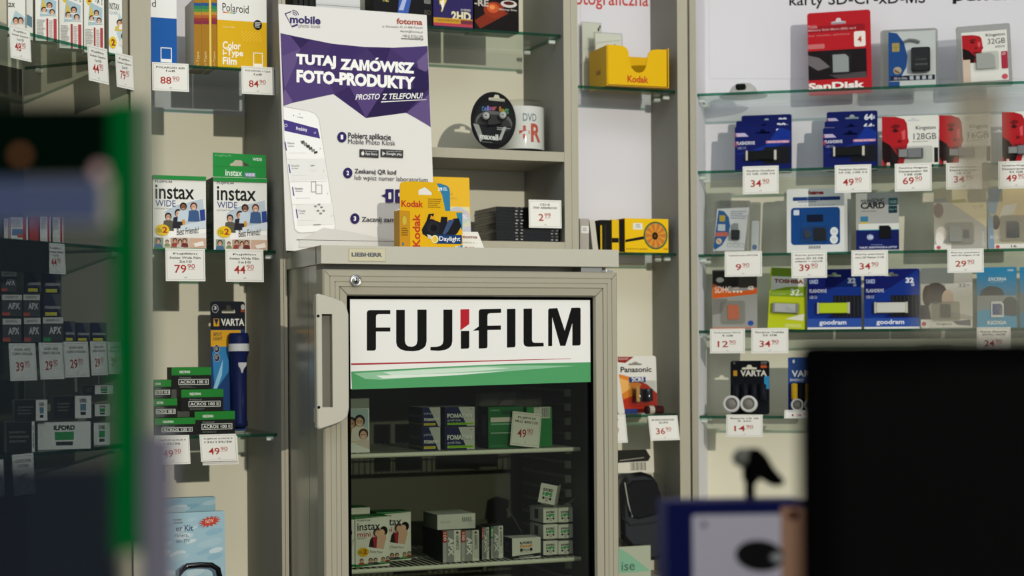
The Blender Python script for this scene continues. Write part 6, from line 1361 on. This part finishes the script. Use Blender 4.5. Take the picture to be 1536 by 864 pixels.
# fourth shelf: black and white cartons
def ilf(px, zb, lb, white, n=-.05):
    x0, y0, x1, y1 = px; L, H = x1-x0, y1-y0
    def art(S):
        a = x0+L*white
        S.rect(x0, y0, a, y1, '#131313'); S.fuzz(x0+L*.1, y0+H*.3, a-L*.08, y0+H*.75, 3, '#5a5a56') if white > .2 else None
        b = (x1-a); S.text('ILFORD', a+b*.3, y0+H*.12, a+b*.7, y0+H*.3, '#1a1a1a', .05); S.rect(a+b*.32, y0+H*.36, a+b*.68, y0+H*.66, '#2c8a4a' if white < .5 else '#5a7a86'); S.rect(a+b*.34, y0+H*.72, a+b*.66, y0+H*.86, '#2a2a28')
    return boxitem('film_carton', lb, 'film carton', LC, px, n, zb, .05, '#d6d6ce', art, yaw=yr, top='#8a8a84', group='black and white cartons on the fourth corner shelf')
zz = zl[3]
ilf((10, 633, 52, 681), zz, 'dark carton at the left of bottom row, fourth corner shelf', .9); ilf((55, 633, 136, 674), zz, 'wide white carton in the bottom row, fourth corner shelf', .02); ilf((138, 634, 165, 660), zz, 'carton at the right of bottom row, fourth corner shelf', .1)
zz += max(spot(LC, q_, -.05, zz, yr).h for q_ in ((55, 633, 136, 674), (10, 633, 52, 681)))+.001
ilf((22, 600, 71, 634), zz, 'left carton of the second row, dark with white end', .65); ilf((81, 594, 137, 633), zz, 'middle carton of the second row with green emblem', .56); ilf((139, 606, 165, 633), zz, 'right carton of the second row beside the green reflection', .12)
zz += spot(LC, (81, 594, 137, 633), -.05, zz, yr).h+.0012
ilf((124, 578, 170, 606), zz, 'topmost black and white carton on the fourth corner shelf', .4)
ptag(LC, (18, 681, 50, 742), NLt, None, ['ILFORD HP5', '135/36'], '29', '90', 'price tag reading 29.90 below the fourth corner shelf', .06, lip=False)
ptag(LC, (-20, 690, 5, 745), NLt, None, ['ILFORD'], '29', '90', 'price tag cut by the left picture edge, lower left', .06, lip=False)

# ------------------------------------------------------------------ shop window between the camera and the shop, reflections painted as tinted sheets
thin('film_refl_smoke', '#d0d6d8', .1, .3, '#2a343c', .26)  # tints for the painted window reflections
thin('film_refl_blue', '#c8ccd8', .1, .3, '#525e80', .88)
thin('film_refl_pale', '#dfe6df', .1, .3, '#7d8b7f', .62)
thin('film_refl_lilac', '#d0d0e0', .1, .3, '#7c7a88', .85)
thin('refl_veil', '#efece2', .1, .4, '#a39c8c', .5)
thin('refl_veil_light', '#f3f1ea', .1, .4, '#a8a69c', .22)
paint('film_refl_dark', '#030c07', .8, spec=.0); paint('film_refl_green', '#004f20', .7, spec=.0)
GP = Frame((0, .80), 0)
m = M(); m.box(-1.6, 1.6, .006, .012, 0, 2.9, 'pane_glass'); o = m.obj('window_1', None, (0, .80, 0)); tag(o, None, None, kind='structure')
t = thing('window_sign', 'dark and green translucent sign stuck inside the window at left', 'window sign', (GP.hit(-120, 520)[0], .80, 1.1))  # reflection in the glass imitated by flat tinted sheets
def film(px, mt, nm, y=0., r=0.):  # one sheet of painted reflection
    a = GP.hit(px[0], px[3]); b = GP.hit(px[2], px[1]); l = t.location
    m = M(); P = [(a[0]-l.x, a[1]-l.z), (b[0]-l.x, a[1]-l.z), (b[0]-l.x, b[1]-l.z), (a[0]-l.x, b[1]-l.z)]
    m.prism(P, y, y+.0008, mt); return m.obj(nm, t)
film((-120, 155, 184, 268), 'film_refl_dark', 'dark_reflection', .003)
film((-120, 268, 150, 336), 'film_refl_blue', 'blue_reflection', .003)
film((-120, 336, 176, 940), 'film_refl_smoke', 'smoked_reflection', .0045)
thin('film_refl_night', '#aab4c0', .1, .3, '#2a323e', .5)
film((-120, 700, 172, 940), 'film_refl_night', 'lower_reflection', .003)
film((170, 150, 207, 830), 'film_refl_green', 'edge_reflection', .0015)
film((207, 150, 229, 940), 'film_refl_pale', 'pale_reflection', .0015)
film((214, 650, 262, 940), 'film_refl_lilac', 'lilac_reflection', -.0005)
for px, c in (((22, 221, 38, 243), '#8a5a3a'), ((138, 243, 160, 270), '#a88a8c')):  # reflected light spots painted as small discs
    a = GP.hit((px[0]+px[2])/2, (px[1]+px[3])/2); r_ = (px[2]-px[0])/2*.8/FPX; l = t.location; m = M()
    m.lathe([(r_, 0), (r_, .0006)], (a[0]-l.x, .0012, a[1]-l.z), (0, -1, 0), c, 18); m.obj('dot', t)
def strip(px, mt, nm, lb):  # pale reflection veil painted as a see-through sheet
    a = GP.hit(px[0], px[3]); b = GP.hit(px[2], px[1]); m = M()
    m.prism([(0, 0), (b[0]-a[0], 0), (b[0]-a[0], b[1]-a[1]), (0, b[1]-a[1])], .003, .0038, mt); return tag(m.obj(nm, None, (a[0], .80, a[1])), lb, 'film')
strip((1436, 130, 1502, 286), 'refl_veil', 'reflection_veil', 'upright painted reflection on the window before the red face cards')
strip((1395, 286, 1600, 345), 'refl_veil_light', 'reflection_veil', 'pale painted reflection band on the window before the third right shelf')
strip((1380, 425, 1600, 505), 'refl_veil_light', 'reflection_veil', 'pale painted reflection band on the window just above the black screen')

# ------------------------------------------------------------------ counter with the things standing close to the window
m = M(); m.box(-.9, 1.2, .86, 2.0, .97, 1.0, 'counter_grey'); m.box(-.88, 1.18, .9, 1.98, 0, .97, 'counter_grey')
tag(m.obj('shop_counter'), 'grey shop counter carrying the black screen below the picture edge', 'counter')
MF = Frame((0, .90), R(1.5)); a = MF.hit(1216, 600); tp = MF.hit(1300, 512)[1]
t = thing('screen', 'large out of focus black screen in the lower right foreground', 'screen', MF.P(a[0]+.25, 0, 1.0005), MF.yaw)
H = tp-1.0; m = M(); m.prism(rrect(-.25, .03, .25, H, .008), 0, .035, 'matte_black', bev=.003); m.obj('housing', t)
paint('screen_face', '#020202', .6, spec=.02)
m = M(); m.box(-.236, .236, -.0008, .0004, .05, H-.014, 'screen_face'); m.obj('display', t)
m = M(); m.box(-.03, .03, .036, .055, .004, .16, 'matte_black'); m.obj('stand', t)
m = M(); m.prism(rrect(-.11, 0, .11, .004, .0015), -.02, .13, 'matte_black'); m.obj('base', t)
BF = Frame((0, 1.5), R(3)); s = spot(BF, (1003, 757, 1212, 1117), 0, 1.0)
q = lambda x, y: (980+x/3.858, 640+y/3.858)
def art(S):
    S.q = q; S.rr(236, 530, 750, 1300, 16, '#e8e0ea'); S.ell(303, 588, 17, 17, '#5a3a70', 18); S.ell(303, 588, 9, 9, '#8a6a9a', 14)
    S.rect(750, 490, 890, 1300, '#c89878'); S.ell(818, 538, 32, 30, '#4a2418', 20); S.ell(822, 534, 14, 16, '#8a5a48', 14)
    S.ell(625, 775, 142, 92, '#161614', 34, .12); S.ell(726, 786, 42, 30, '#8f8f8c', 20); S.ell(726, 786, 26, 18, '#c8c8c4', 16)
m = M(); m.box(0, s.w, 0, .06, 0, s.h, '#121a58'); art(front(m, s.w, s.h, s.px))
o = tag(m.obj('display_box', None, (s.loc[0], s.loc[1], s.loc[2]+.0025), s.yaw, R(-2)), 'blurred navy box with white panel and dark oval picture, lower right', 'box')
zt_ = BF.hit(1126, 757)[1]; c0 = BF.pt(1126, 757, -.04)
t = thing('clip_holder', 'blurred black angled holder on top of the navy box', 'holder', (c0.x, c0.y, zt_+.003), BF.yaw)
k = c0.y/FPX; Q = lambda x, y: ((x/3.858+980-1126)*k, (757-640-y/3.858)*k)
m = M(); m.prism([Q(*p) for p in ((538, 455), (585, 455), (583, 360), (536, 330))], -.006, .006, 'matte_black', bev=.001); m.obj('stem', t)
m = M(); m.prism([Q(*p) for p in ((534, 360), (530, 250), (545, 190), (575, 172), (612, 172), (650, 210), (690, 280), (752, 352), (740, 380), (690, 386), (640, 356), (600, 342), (583, 372))], -.014, .014, 'matte_black', bev=.005); m.obj('head', t)
m = M(); m.ball((Q(520, 222)[0], 0, Q(520, 222)[1]), (.010, .010, .009), '#5a5c56', 14); m.obj('knob', t)
